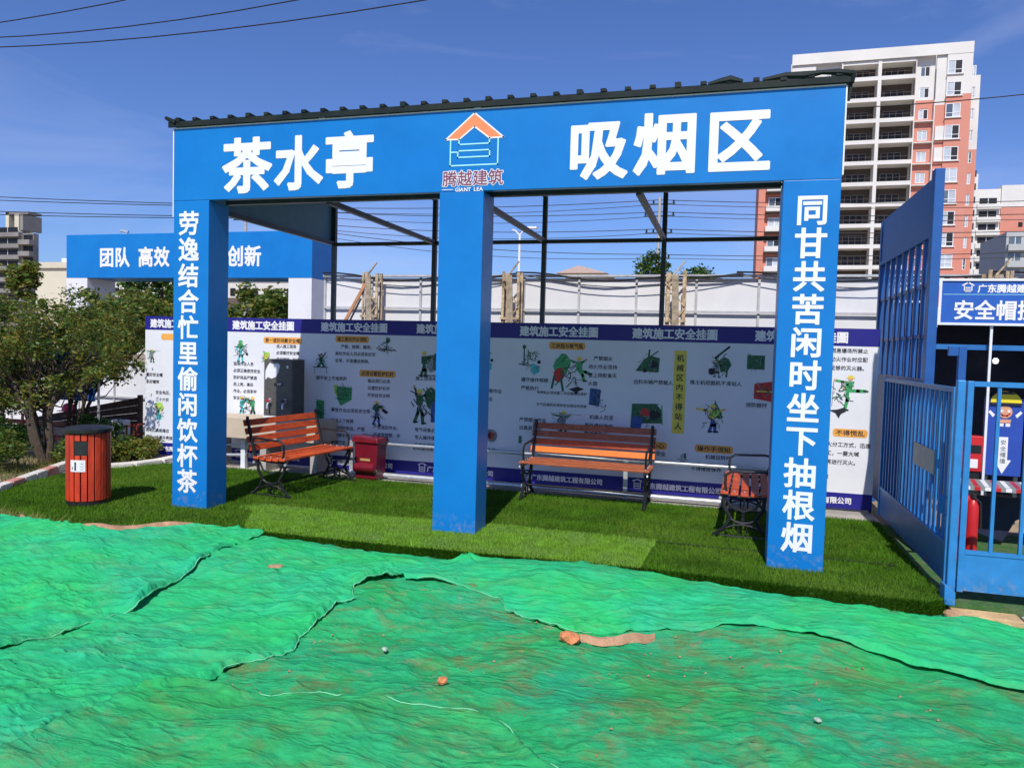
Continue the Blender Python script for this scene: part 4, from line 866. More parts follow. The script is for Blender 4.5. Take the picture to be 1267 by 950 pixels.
text('广东腾越建', 2.54, 2.535, 8.996, .092, WHITEP, sg, .03, .98)
text('安全帽撞', 2.32, 2.245, 8.996, .215, WHITEP, sg, .024, .93)
for x, y in ((2.70, 9.03),): part('thin_post', MB().box(x - .012, x + .012, y - .012, y + .012, .0, 2.189), WHITETRIM, bo_, world=True)
for x, y in ((2.2, 11.6), (4.66, 11.6), (4.66, 9.08)): part('post', MB().box(x - .03, x + .03, y - .03, y + .03, -.04, 2.63), GATE, bo_, world=True)
part('roof', MB().box(2.15, 4.75, 9.06, 11.7, 2.64, 2.68), ROOFM, bo_, world=True)
part('backdrop', MB().box(2.23, 4.63, 11.5, 11.54, .02, 2.60), DARKN, bo_, world=True)
part('side_wall', MB().box(4.70, 4.73, 9.06, 11.6, .0, 2.63), DARKN, bo_, world=True)
part('cross_beam', MB().box(2.2, 4.7, 9.10, 9.14, 1.93, 1.985), GATE, bo_, world=True)
part('lamp', MB().lathe(3.45, 11.3, [(.0, 1.78), (.03, 1.79), (.04, 1.83), (.02, 1.86)], 10), mat('lamp_white', (.8, .8, .8), .4, emit=(1.5, 1.5, 1.5)), bo_, world=True)
wb = thing('experience_board', 'tall blue board with a yellow-helmeted worker and a white arrow, inside the booth', 'board', (3.05, 9.6, 0))
part('panel', MB().box(2.86, 3.24, 9.6, 9.66, .52, 1.40), mat('board_blue', (.025, .075, .40), .45, .06), wb, world=True)
for x in (2.9, 3.2): part('leg', MB().box(x - .02, x + .02, 9.61, 9.65, -.04, .52), DSTEEL, wb, world=True)
hm = Pic(3.055, 1.38, 1.0); hm.y = 9.597; hm.m = MB()
hp = MB(); dome = [(3.055 + .155 * math.cos(math.pi * i / 12), 1.35 + .13 * math.sin(math.pi * i / 12)) for i in range(13)]
hp.cur = 0; hp.prism(dome, 9.585, 9.61); hp.cur = 1; hp.prism([(2.895, 1.325), (3.215, 1.325), (3.21, 1.35), (2.9, 1.35)], 9.575, 9.5845)
hp.flat([(2.955, 1.445), (3.155, 1.445), (3.10, 1.476), (3.01, 1.476)], 9.584)
part('helmet', hp, [mat('yellow_helmet', (.80, .66, .03), .5, .04), INKB], wb, world=True)
fc = MB(); fc.cur = 0; disc(fc, 3.055, 1.245, .072, 9.596, 14); fc.cur = 1; poly_line(fc, [(3.01, 1.225), (3.03, 1.205), (3.075, 1.203), (3.10, 1.225)], .016, 9.594); fc.cur = 2; fc.flat([(3.0, 1.12), (3.11, 1.12), (3.12, 1.16), (2.99, 1.16)], 9.595); fc.cur = 3
for a in (-1, 1): fc.flat([(3.055 + a * .10, 1.21), (3.055 + a * .15, 1.26), (3.055 + a * .17, 1.24), (3.055 + a * .12, 1.18)], 9.5955); disc(fc, 3.055 + a * .035, 1.255, .016, 9.594, 8)
fc.cur = 3; fc.flat([(3.0, 1.08), (3.045, 1.08), (3.045, 1.115), (3.0, 1.115)], 9.595); fc.flat([(3.065, 1.08), (3.11, 1.08), (3.11, 1.115), (3.065, 1.115)], 9.595)
part('worker_face', fc, [INKS, INKR, INKS, WHITEP], wb, world=True)
ar = MB(); ar.flat([(3.055 - .045, .96), (3.055 - .045, .70), (3.055 - .085, .70), (3.055, .54), (3.055 + .085, .70), (3.055 + .045, .70), (3.055 + .045, .96)], 9.597); part('arrow', ar, WHITEP, wb, world=True)
for i, ch in enumerate('安全帽撞'): text(ch, 3.025, .87 - i * .07, 9.594, .06, INKGR, wb, .01)
fb = thing('red_box', 'red equipment box with black window and white label behind the gate post', 'box', (2.72, 9.55, .55))
part('body', MB().box(2.62, 2.83, 9.5, 9.66, .56, .96), REDP, fb, world=True, bevel=.006); part('window', MB().box(2.64, 2.81, 9.493, 9.4995, .77, .86), TDK, fb, world=True); part('label_plate', MB().box(2.67, 2.78, 9.493, 9.4995, .60, .70), WHITEP, fb, world=True); part('stand', MB().box(2.64, 2.81, 9.52, 9.64, -.04, .559), IRON, fb, world=True)
tt_ = thing('striped_table', 'low table edged with red and white barrier stripes inside the booth', 'table', (2.9, 8.3, 0))
part('top', MB().box(2.26, 3.5, 8.1, 8.6, .56, .60), mat('table_top', (.25, .27, .28), .5), tt_, world=True)
for i in range(14):
    x = 2.27 + i * .088; s0 = MB(); s0.add([(x, 8.11, .6005), (x + .044, 8.11, .6005), (x + .134, 8.58, .6005), (x + .09, 8.58, .6005)], [(0, 1, 2, 3)]); part('stripe', s0, REDP if i % 2 else WHITEP, tt_, world=True)
    part('stripe', MB().box(x, x + .05, 8.095, 8.0995, .563, .598), REDP if i % 2 else WHITEP, tt_, world=True)
for x, y in ((2.3, 8.15), (3.45, 8.15), (2.3, 8.55), (3.45, 8.55)): part('leg', MB().box(x - .02, x + .02, y - .02, y + .02, -.04, .56), IRON, tt_, world=True)
hb = MB(); hb.prism([(2.35, .45), (3.4, .45), (3.4, .0), (3.25, .0), (3.15, .22), (3.0, .3), (2.85, .22), (2.75, .0), (2.35, .12)], 8.5, 8.54); part('apron', hb, DARKN, tt_, world=True)
for i, (x, y) in enumerate(((2.12, 7.75), (2.25, 7.75), (2.12, 8.0), (2.27, 8.02))):
    e_ = thing('fire_extinguisher', ['red fire extinguisher nearest the gate post inside the booth', 'second red fire extinguisher, right of the nearest one', 'red fire extinguisher in the back row, left', 'red fire extinguisher in the back row, right'][i], 'fire extinguisher', (x, y, -.04), 0, 'red fire extinguishers behind the gate')
    part('cylinder', MB().lathe(0, 0, [(.048, 0), (.052, .02), (.052, .50), (.035, .56), (.015, .58)], 12), REDP, e_, smooth=True)
    part('valve', MB().box(-.015, .015, -.04, .03, .58, .62), CANB, e_); part('hose', MB().tube([(0, -.03, .60), (.05, -.05, .55), (.06, -.05, .3)], .009, 5), CANB, e_)
ps = thing('small_poster', 'small crimson poster seen through the bars of the tall gate', 'poster', (2.08, 8.9, 2.4))
part('sheet', MB().box(2.03, 2.16, 8.93, 8.94, 2.38, 2.60), mat('crimson_poster', (.55, .03, .12), .5), ps, world=True); part('sheet', MB().box(2.03, 2.16, 8.93, 8.94, 2.16, 2.379), WHITEP, ps, world=True)

# ================================================================== WHITE HOARDING
ho = thing('site_hoarding', 'tall white panelled site hoarding behind the safety posters', 'hoarding', (-1, 12, 0))
x = -7.0; i = 0
while x < 7:
    wv = .93; part('panel', MB().box(x + .006, x + wv - .006, 12.0 + .004 * (i % 2), 12.03, 0, 2.98), HOARD, ho, world=True)
    part('batten', MB().box(x - .018, x + .018, 11.965, 11.998, 0, 3.0), BATT, ho, world=True); x += wv; i += 1
part('mid_rail', MB().box(-7, 7, 11.94, 11.963, 2.44, 2.475), BATT, ho, world=True)
part('cap_rail', MB().box(-7.02, 7, 11.93, 12.06, 3.001, 3.035), BATT, ho, world=True)
for (xa, sgn) in ((-7, 1), (-3.4, 1), (.1, 1), (3.5, 1)):
    pts = [(xa + 3.6 * t / 12, 11.9, 3.07 - .12 * math.sin(math.pi * t / 12) + .03 * math.sin(t)) for t in range(13)]
    part('cable', MB().tube(pts, .014, 6), BLACKC, ho, world=True)
    pts = [(xa + 3.6 * t / 12, 11.88, 3.05 - .22 * math.sin(math.pi * t / 12)) for t in range(13)]
    part('cable', MB().tube(pts, .008, 5), BLACKC, ho, world=True)
for i, (x, lb) in enumerate(((-5.95, 'tan timber brace tower with a leaning strut against the hoarding, leftmost'), (-3.42, 'tan timber brace tower just right of the middle pillar'), (-.78, 'tan timber brace tower right of the utility pole'), (3.55, 'tan timber brace tower above the booth sign'))):
    br = thing('brace_tower', lb, 'brace', (x, 11.75, 0), 0, 'timber brace towers along the hoarding'); hh = 3.08
    for a in (-.13, .13):
        for b in (-.08, .08): part('upright', MB().bar((a + random.uniform(-.015, .015), b, 0), (a + random.uniform(-.02, .02), b, hh - random.uniform(0, .06)), .035 + .02 * random.random(), .03), TANB, br)
    for q in range(8):
        z = .3 + q * .37; s_ = 1 if q % 2 else -1
        part('diagonal', MB().bar((-.13 * s_, -.1, z), (.13 * s_, -.1, z + .33), .03, .02), TANB, br)
    for q in (1.1, 2.3): part('rung', MB().bar((-.16, -.115, q), (.16, -.115, q), .03, .04), TANB, br)
    part('rag', MB().bar((.02, -.12, 2.0), (-.02, -.13, 3.0), .10, .02), mat('old_rag', (.40, .33, .24), .9, .3, 14, bump=.8), br)
    if i == 0: part('leaning_strut', MB().bar((-.55, -.2, 1.95), (-.08, -.1, 2.85), .05, .05), mat('orange_wood', (.5, .24, .12), .8), br); part('leaning_strut', MB().bar((-.45, -.2, 1.95), (-.16, -.1, 2.6), .03, .03), BLACKC, br)
lw = thing('white_panel_fence', 'low white panel fence left of the safety posters', 'fence', (-12, 12, 0))
for i in range(6):
    x = -15.2 + i * .88; part('panel', MB().box(x + .005, x + .875, 12, 12.03, -.03, 1.28), HOARD, lw, world=True); part('batten', MB().box(x - .015, x + .015, 11.97, 11.999, -.03, 1.31), BATT, lw, world=True)
part('top_rail', MB().box(-15.2, -9.9, 11.96, 12.04, 1.311, 1.345), BATT, lw, world=True); part('mid_rail', MB().box(-15.2, -9.9, 11.95, 11.969, .62, .65), BATT, lw, world=True)

# ================================================================== LEFT: RAMP, RAIL, KERBS, HELMET, TARP
rp = thing('ramp_wall', 'dark brown boarded ramp wall rising to the right behind the litter bin', 'ramp', (-10.9, 10.6, 0))
XA, XB = -12.2, -9.82
for i in range(6):
    def zt(x): return .30 + .48 * (x - XA) / (XB - XA)
    a0, a1 = i / 6, (i + 1) / 6 - .004
    part('board', MB().prism([(XA, -.03 + (zt(XA) + .03) * a0), (XB, -.03 + (zt(XB) + .03) * a0), (XB, -.03 + (zt(XB) + .03) * a1), (XA, -.03 + (zt(XA) + .03) * a1)], 10.6, 10.63 + .006 * (i % 2)), BROWNW, rp, world=True)
part('end_post', MB().box(XB, XB + .05, 10.58, 10.66, -.03, .82), BROWNW, rp, world=True)
rl = thing('dark_red_railing', 'dark red metal railing climbing beside the brown ramp wall', 'railing', (-9.6, 9.9, 0))
part('top_rail', MB().bar((-10.5, 9.9, .16), (-8.95, 9.9, .44), .03, .03), REDRAIL, rl, world=True); part('lower_rail', MB().bar((-10.5, 9.9, .02), (-8.95, 9.9, .28), .025, .025), REDRAIL, rl, world=True)
for i in range(8): x = -10.45 + i * .21; part('baluster', MB().box(x - .012, x + .012, 9.89, 9.91, -.03, .17 + .18 * (x + 10.5)), REDRAIL, rl, world=True)
r2 = thing('dark_red_railing', 'dark red fence with cream infill behind the left tree', 'railing', (-12.5, 10.2, 0))
part('infill', MB().box(-15.5, -10.75, 10.3, 10.34, -.03, .20), mat('cream_infill', (.55, .45, .38), .8, .1, 3), r2, world=True)
for z in (.0, .235): part('rail', MB().box(-15.5, -10.75, 10.22, 10.27, z, z + .07), REDRAIL, r2, world=True)
for i in range(9): part('post', MB().box(-15.4 + i * .57, -15.35 + i * .57, 10.2, 10.219, -.03, .42), REDRAIL, r2, world=True)
wbx = thing('white_box', 'small white box behind the dark red railing', 'box', (-9.75, 10.2, 0)); part('body', MB().box(-9.98, -9.70, 10.1, 10.3, .12, .42), WHITETRIM, wbx, world=True, bevel=.01); part('stand', MB().box(-9.9, -9.78, 10.15, 10.25, -.03, .119), CONC, wbx, world=True)
pk = thing('painted_kerb', 'kerb of faded red and white stones running back along the left side of the turf', 'kerb', (-8.3, 6.9, 0))
pa, pb = Vector((-7.75, 5.95)), Vector((-8.86, 8.35)); nkk = 9
for i in range(nkk):
    a = pa.lerp(pb, i / nkk); b = pa.lerp(pb, (i + .95) / nkk); part('kerb_stone', MB().bar((a.x, a.y, .0), (b.x, b.y, .0), .12, .14), WHITEK if i % 3 else PINKK, pk, world=True, bevel=.012)
ck = thing('pale_kerb', 'pale concrete kerb beyond the turf, between the litter bin and the left pillar', 'kerb', (-7.9, 8.8, 0))
cpts = [(-8.35, 8.02), (-8.0, 8.55), (-7.9, 8.95), (-7.95, 9.5), (-7.7, 10.0)]
for a, b in zip(cpts, cpts[1:]): part('kerb_stone', MB().bar((a[0], a[1], .0), (a[0] + (b[0] - a[0]) * .97, a[1] + (b[1] - a[1]) * .97, .0), .16, .11), WHITEK, ck, world=True, bevel=.012)
hz = thing('safety_helmet', 'pink-red safety helmet resting on the ramp wall behind the litter bin', 'helmet', (-11.35, 10.61, .47))
hq = MB(); hq.lathe(0, 0, [(.125, .0), (.13, .012), (.115, .02), (.11, .06), (.085, .11), (.045, .135), (.008, .142)], 16); part('shell', hq, HELM, hz, smooth=True); part('brim', MB().prism([(-.09, 0), (.09, 0), (.09, .012), (-.09, .012)], -.17, -.10), HELM, hz)
for nm, x0, x1, y, z0, z1, lb in (('blue_tarp', -12.4, -11.2, 9.6, .9, 1.9, 'crumpled blue tarp hung behind the left tree'), ('blue_tarp', -10.9, -9.9, 9.75, .75, 1.55, 'blue tarp hung between the tree and the white fence')):
    XX, ZZ = np.meshgrid(np.linspace(x0, x1, 24), np.linspace(z0, z1, 20)); YY = y + .06 * fbm(XX * 2, ZZ * 2, 3, 4)
    o = part(nm, MB().grid(np.dstack([XX, YY, ZZ])), TARP, smooth=True); md = o.modifiers.new('t', 'SOLIDIFY'); md.thickness = .01
    tag(o, lb, 'tarp')
    fr = thing('tarp_frame', 'thin poles carrying the ' + ('left' if x0 < -12 else 'right') + ' blue tarp behind the tree', 'frame', (x0, y + .08, 0))
    for xx in (x0, x1): part('pole', MB().tube([(xx, y + .08, -.03), (xx, y + .08, z1)], .02, 6), PIPE, fr, world=True)
    part('pole', MB().tube([(x0, y + .08, z1), (x1, y + .08, z1)], .02, 6), PIPE, fr, world=True)

# ================================================================== SECOND ARCH
AY = 16
sa = thing('slogan_arch', 'second blue entrance arch with white pillars and white slogan, behind at left', 'arch', (-13.4, 16.3, 0))
h2 = part('header', MB().box(-17.2, -9.72, AY, AY + 1.0, 3.38, 4.53), BLUE, sa, world=True, bevel=.01)
for a, b in ((-17.2, -16.5), (-10.36, -9.72)): part('pillar', MB().box(a, b, AY + .003, AY + .95, 0, 3.379), mat('arch_white', (.72, .72, .74), .6, .04, 2), sa, world=True)
def px2x(px): return -17.2 + (px - 82) / (390 - 82) * (7.56)
for s, p0 in (('团队', 127), ('高效', 178), ('创新', 289)):
    xx = px2x(p0); 
    for i, ch in enumerate(s): text(ch, xx + i * .50, 3.66, AY - .006, .53, WHITEP, h2, .03, .92, name='character')
cm = MB(); cm.box(-15.42, -15.30, AY + .1, AY + .2, 4.531, 4.56); cm.tube([(-15.55, AY + .15, 4.64), (-15.3, AY + .15, 4.60)], .035, 8); part('camera_housing', cm, PIPE, sa, world=True)

# ================================================================== TREES
def leaf_cloud(pts_c, rad, n, size, seed, squash=.8, fl=.0):
    r = np.random.default_rng(seed); c = np.array(pts_c); k_ = r.integers(0, len(c), n)
    d = r.normal(0, 1, (n, 3)); d /= np.linalg.norm(d, axis=1)[:, None]; rr = r.random(n) ** (1 / 2.2) * np.where(r.random(n) < .14, 1.45, 1.0)
    rd = np.array(rad)[k_] if np.ndim(rad) else np.full(n, rad)
    p = c[k_] + d * (rr * rd)[:, None] * np.array([1, 1, squash])
    sz = size * (.4 + 1.3 * r.random(n) ** 1.5); a = r.normal(0, 1, (n, 3)); a /= np.linalg.norm(a, axis=1)[:, None]; a[:, 2] *= .6
    b = np.cross(a, r.normal(0, 1, (n, 3))); b /= np.linalg.norm(b, axis=1)[:, None]
    v = np.zeros((n, 4, 3)); v[:, 0] = p - a * sz[:, None]; v[:, 1] = p + b * sz[:, None] * .42; v[:, 2] = p + a * sz[:, None]; v[:, 3] = p - b * sz[:, None] * .42
    return v
def leaf_obj(name, v, m_, parent, o):
    n = len(v); me = bpy.data.meshes.new(name); me.vertices.add(4 * n); me.vertices.foreach_set('co', (v - np.array(o)).ravel())
    me.loops.add(4 * n); me.loops.foreach_set('vertex_index', np.arange(4 * n)); me.polygons.add(n)
    me.polygons.foreach_set('loop_start', np.arange(0, 4 * n, 4)); me.polygons.foreach_set('loop_total', np.full(n, 4))
    me.materials.append(m_[0]); me.materials.append(m_[1]); me.polygons.foreach_set('material_index', (np.arange(n) * 7919 % 10 < 4).astype(int)); me.update(); me.validate()
    return link(name, me, parent)
def tree(label, x, y, z, stems, crown, nclump, nleaf, size, seed, mats=(0, 1), trunk_r=.06, clump=.3, group=None, name='tree', cat='tree'):
    """crown: (cx,cy,cz,rx,ry,rz)"""
    t = thing(name, label, cat, (x, y, z), 0, group); r = random.Random(seed); tr_ = MB(); cs = []
    cx, cy, cz, rx, ry, rz_ = crown
    for i in range(nclump):
        while True:
            a, b, c = r.uniform(-1, 1), r.uniform(-1, 1), r.uniform(-1, 1)
            if .12 < a * a + b * b + c * c < 1: break
        cs.append((cx + a * rx, cy + b * ry, cz + c * rz_))
    base = Vector((x, y, z)); 
    st = []
    for i in range(stems):
        an = 2 * math.pi * i / stems + r.random(); e = Vector((cx + math.cos(an) * rx * .35 * (stems > 1), cy + math.sin(an) * ry * .3, cz - rz_ * .25)); mid = base.lerp(e, .45) + Vector((r.uniform(-.06, .06), r.uniform(-.06, .06), 0)) * rx
        lean = Vector((math.cos(an), math.sin(an), 0)) * trunk_r
        tr_.tube([base + lean * .6, base.lerp(mid, .5) + lean, mid, e], [trunk_r, trunk_r * .85, trunk_r * .65, trunk_r * .4], 7); st.append((mid, e))
    for c in cs:
        m0, e0 = r.choice(st); f = r.random() * .9; p = m0.lerp(e0, f); q = Vector(c); md = p.lerp(q, .5) + Vector((0, 0, -.12 * rx * r.random()))
        tr_.tube([p, md, q], [trunk_r * .32, trunk_r * .2, trunk_r * .06], 5, False)
    part('trunk', tr_, BARK, t, world=True, smooth=True)
    rad = [clump * r.uniform(.6, 1.25) for _ in cs]
    leaf_obj('crown', leaf_cloud(cs, rad, nleaf, size, seed), (LEAF[mats[0]], LEAF[mats[1]]), t, (x, y, z)); return t
tree('bushy multi-stemmed tree with olive leaves at the far left, nearest the viewer', -9.35, 8.35, -.03, 5, (-9.75, 8.5, 1.65, 1.35, 1.0, .85), 80, 15000, .032, 1, (0, 1), .05, .21)
tree('rounded green tree behind the litter bin, right of the nearest tree', -10.3, 9.7, -.03, 4, (-10.05, 9.8, 1.68, 1.12, .8, .70), 52, 10000, .034, 2, (0, 1), .045, .21)
tree('low dark shrubby tree close to the left frame edge', -10.9, 8.9, -.03, 3, (-11.2, 8.9, 1.5, 1.3, .9, .9), 60, 11000, .038, 3, (0, 1), .05, .26)
tree('dense dark green tree beyond the arch, right of its left pillar', -17.6, 20, 0, 1, (-17.6, 20, 2.9, 1.5, 1.3, 1.1), 60, 12000, .09, 4, (1, 2), .12, .4)
tree('light olive tree in front of the arch opening', -14.2, 14.5, 0, 2, (-14.0, 14.5, 2.1, 1.6, 1.0, .85), 60, 12000, .06, 5, (0, 1), .08, .35)
tree('rounded tree visible between the left pillar and the second arch pillar', -14.2, 20.5, 0, 1, (-14.1, 20.5, 2.6, 1.3, 1.0, .9), 50, 9000, .08, 6, (1, 0), .1, .4)
tree('small treetop above the hoarding, left of the utility pole', -3.2, 32, 0, 1, (-3.1, 32, 5.15, .62, .5, .75), 22, 2200, .09, 7, (1, 2), .12, .4)
tree('small treetop above the hoarding, right of the utility pole', -1.1, 33, 0, 1, (-1.2, 33, 5.0, .75, .6, .42), 22, 2200, .09, 8, (1, 2), .12, .4)
tree('thin young tree in front of the cream building', -62, 50, 0, 1, (-52.5, 45, 6.2, 1.1, 1.0, 1.6), 24, 2200, .22, 9, (0, 1), .12, .6)
def shrub(x, y, r_, h_, seed, label, mats=(1, 0)):
    return tree(label, x, y, -.03, 4, (x, y, h_ * .55, r_, r_ * .8, h_ * .45), 26, 5200, .028, seed, mats, .012, .15, 'low shrubs left of the turf', 'shrub', 'shrub')
shrub(-9.55, 7.55, .55, .5, 21, 'low leafy shrub behind the painted kerb at the left edge'); shrub(-8.95, 8.55, .45, .38, 22, 'low shrub at the foot of the nearest tree'); shrub(-10.2, 8.4, .6, .6, 23, 'taller shrub left of the tree trunks', (1, 2)); shrub(-8.6, 9.2, .42, .26, 24, 'flat weedy shrub between the litter bin and the dark red railing', (0, 1))
shrub(-9.4, 9.35, .35, .55, 25, 'thin shrub standing in front of the brown ramp wall', (1, 2)); shrub(-8.9, 10.35, .22, .9, 26, 'slim climber plant at the left end of the posters', (2, 1))
N4 = 2600; wx_ = rng.uniform(-8.3, -4.9, N4); wy_ = front(wx_) + rng.normal(-.0, .05, N4); kk = rng.random(N4) < np.clip(.9 - (wx_ + 7.4) ** 2 * .3, .05, 1)
blades('weed_grass', wx_[kk], wy_[kk], np.full(kk.sum(), .02), .11, .008, mat('dry_weed', (.30, .27, .09), .8, .3, 5, trans=.2), 'dry weeds between the left net and the turf')
N5 = 5000; wx_ = rng.uniform(-9.9, -7.8, N5); wy_ = rng.uniform(6.2, 9.6, N5); kk = wx_ < -7.9 - (wy_ - 6.3) * .42
blades('weed_grass', wx_[kk], wy_[kk], np.full(kk.sum(), -.03), .10, .009, LEAF[0], 'green weeds behind the painted kerb')

# ================================================================== BUILDINGS
def wall_with(mb, x0, x1, z0, z1, y0, y1, wins):
    xs = sorted({x0, x1, *[max(x0, min(x1, a)) for w_ in wins for a in (w_[0], w_[1])]}); zs = sorted({z0, z1, *[max(z0, min(z1, a)) for w_ in wins for a in (w_[2], w_[3])]})
    for a, b in zip(xs, xs[1:]):
        for c, d in zip(zs, zs[1:]):
            if b - a < 1e-4 or d - c < 1e-4: continue
            mx_, mz_ = (a + b) / 2, (c + d) / 2
            if any(w_[0] < mx_ < w_[1] and w_[2] < mz_ < w_[3] for w_ in wins): continue
            mb.box(a, b, y0, y1, c, d)
KT = 1.133; TY = 105 * KT
tx = lambda a: a * KT
tzz = lambda a: 1.8 + (a - 1.8) * KT
tw_ = thing('apartment_tower', 'tall unfinished white and orange apartment tower with deep open balconies', 'building', (tx(18), TY, 0))
NF = 15; ST = 2.65
ZF = [37.68 - ST * k_ for k_ in range(NF)]         # top of each balcony band, in the unscaled frame
TOP = 41.1
def wnd(x0, x1, z0, z1, y, kind=0, par=tw_):
    """window: frame, mullions, panes; frame in front, glass set back"""
    x0, x1, z0, z1 = tx(x0), tx(x1), tzz(z0), tzz(z1); fw = .09
    f = MB(); f.box(x0, x1, y - .05, y + .08, z0, z0 + fw); f.box(x0, x1, y - .05, y + .08, z1 - fw, z1); f.box(x0, x0 + fw, y - .05, y + .08, z0 + fw, z1 - fw); f.box(x1 - fw, x1, y - .05, y + .08, z0 + fw, z1 - fw)
    xm = (x0 + x1) / 2; f.box(xm - fw / 2, xm + fw / 2, y - .04, y + .07, z0 + fw, z1 - fw)
    if kind in (1, 2): zm = z0 + (z1 - z0) * .3; f.box(x0 + fw, xm - fw / 2, y - .04, y + .07, zm, zm + fw * .8); f.box(xm + fw / 2, x1 - fw, y - .04, y + .07, zm, zm + fw * .8)
    o = part('window', f, WHITETRIM, par, world=True)
    open_r = random.random() < .45
    part('pane', MB().box(x0 + fw, xm - fw / 2, y + .01, y + .03, z0 + fw, z1 - fw), random.choice([TPALE, TPALE, TGL]) if kind != 3 else TDK, o, world=True)
    part('pane', MB().box(xm + fw / 2, x1 - fw, y + .01, y + .03, z0 + fw, z1 - fw), TDK if open_r or kind == 3 else TPALE, o, world=True)
cols = dict(W1=(6.79, 9.7), R=(9.7, 12.98), A=(12.98, 17.1), B=(17.52, 21.44), C=(21.44, 23.79), D=(23.79, 24.86), E=(24.86, 26.7), P=(26.7, 27.7))
core = MB(); core.box(tx(6.79) + .02, tx(27.7) - .02, TY + 2.6, TY + 15, 0, tzz(TOP) - .3); core.box(tx(27.7) - .02, tx(28.95) - .02, TY + 1.6, TY + 13, 0, tzz(37.2)); part('core', core, TW, tw_, world=True)
wt = MB(); wo = MB(); wf = MB(); wg = MB(); wh = MB(); wi = MB()
def wallpart(x0, x1, y, wins, split, d=.35):
    xs0, xs1 = tx(x0), tx(x1)
    ws = [(tx(a), tx(b), tzz(c), tzz(e)) for a, b, c, e in wins]
    zs = tzz(split)
    wall_with(wt if x1 < 23.7 else (wh if x1 < 25.5 and x0 < 24 else wi) if x1 < 27.8 else wf, xs0, xs1, zs, tzz(TOP if x1 < 27.8 else 37.4), y, y + d, ws)
    wall_with(wo if x1 < 27.8 else wg, xs0, xs1, 0, zs, y, y + d, ws)
SPL = ZF[1] - .5
winW1 = [(7.9, 9.0, z - .2 + .0, z + 1.05) for z in ZF]; wallpart(6.79, 9.7, TY, winW1, SPL)
winR = [(11.0, 12.2, z - .2, z + 1.05) for z in ZF]; wallpart(9.7, 12.98, TY + .7, winR, SPL)
winC = [(22.1, 23.2, z - .2, z + 1.1) for z in ZF]; wallpart(21.44, 23.79, TY + .7, winC, SPL)
wallpart(23.79, 24.9, TY + .02, [], ZF[2] + 1.3)
winE = [(24.95, 26.6, z - .35, z + 1.35) for z in ZF]; wallpart(24.9, 27.7, TY - .25, winE, ZF[1] + .0 - .2)
winF = [(27.85, 28.45, z - .45, z + .95) for z in ZF]; wallpart(27.7, 28.95, TY + 1.2, winF, ZF[4] + 1.2)
for z in ZF:
    for a, b, k_, yy in ((7.9, 9.0, 0, TY + .1), (11.0, 12.2, 0, TY + .8), (22.1, 23.2, 0, TY + .8), (24.95, 26.6, 1, TY - .2), (27.85, 28.45, 2, TY + 1.3)):
        o_ = 0; zz = z - .2 if k_ == 0 else (z - .35 if k_ == 1 else z - .45)
        wnd(a, b, zz, z + (1.05 if k_ == 0 else 1.35 if k_ == 1 else .95), yy, k_)
part('upper_wall', wt, TW, tw_, world=True); part('upper_wall', wf, TW, tw_, world=True); part('upper_wall', wh, TW, tw_, world=True); part('upper_wall', wi, TW, tw_, world=True); part('lower_wall', wg, TO, tw_, world=True); part('lower_wall', wo, TO, tw_, world=True)
# piers, balconies
pi_ = MB()
for a, b in ((12.80, 12.98), (17.1, 17.52)): pi_.box(tx(a), tx(b), TY - .1, TY + 2.5, 0, tzz(TOP) - .01)
pi_.box(tx(21.44), tx(21.55), TY + .0, TY + 2.5, 0, tzz(TOP) - .02)
part('pier', pi_, TW, tw_, world=True)
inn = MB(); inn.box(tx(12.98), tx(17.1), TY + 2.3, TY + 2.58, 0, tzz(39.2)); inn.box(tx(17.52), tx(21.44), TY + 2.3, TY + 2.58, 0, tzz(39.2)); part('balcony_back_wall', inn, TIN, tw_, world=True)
part('roof_parapet', MB().box(tx(6.79) - .05, tx(27.7) + .02, TY - .30, TY - .255, tzz(39.75), tzz(TOP) + .02), TW, tw_, world=True)
part('parapet', MB().box(tx(12.98), tx(21.5), TY + .0, TY + 2.58, tzz(39.3), tzz(TOP) - .03), TW, tw_, world=True)
for z in ZF:
    for a, b in ((12.98, 17.1), (17.52, 21.44)):
        s1_ = MB(); s1_.box(tx(a), tx(b), TY - .12, TY + .06, tzz(z - .50), tzz(z)); s1_.box(tx(a), tx(b), TY + .06, TY + 2.29, tzz(z - .50), tzz(z - .40))
        sl_ = part('balcony', s1_, TW, tw_, world=True)
        m_ = (a + b) / 2 + (.2 if a < 15 else -.1); dd = MB()
        xx0, xx1 = tx(m_ - 1.15), tx(m_ + 1.15); dd.box(xx0, xx1, TY + 2.18, TY + 2.29, tzz(z - .45), tzz(z + 1.35)); part('balcony_door', dd, TDK, sl_, world=True)
        fr = MB()
        for q in (0, .33, .66, 1): xq = xx0 + (xx1 - xx0) * q; fr.box(xq - .05, xq + .05, TY + 2.10, TY + 2.175, tzz(z - .45), tzz(z + 1.35))
        fr.box(xx0, xx1, TY + 2.10, TY + 2.17, tzz(z + 1.352), tzz(z + 1.42)); part('door_frame', fr, mat('door_frame_grey', (.20, .18, .17), .7), sl_, world=True)
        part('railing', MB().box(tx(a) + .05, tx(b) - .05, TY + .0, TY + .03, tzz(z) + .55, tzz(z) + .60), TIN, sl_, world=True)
for z in ZF[2:]:
    lp = MB(); lp.box(tx(21.56), tx(23.79), TY + .02, TY + .69, tzz(z - .62), tzz(z - .52)); lp.box(tx(23.70), tx(23.79), TY - .02, TY + .69, tzz(z - .50), tzz(z + 2.0)); part('window_bay_frame', lp, TW, tw_, world=True)
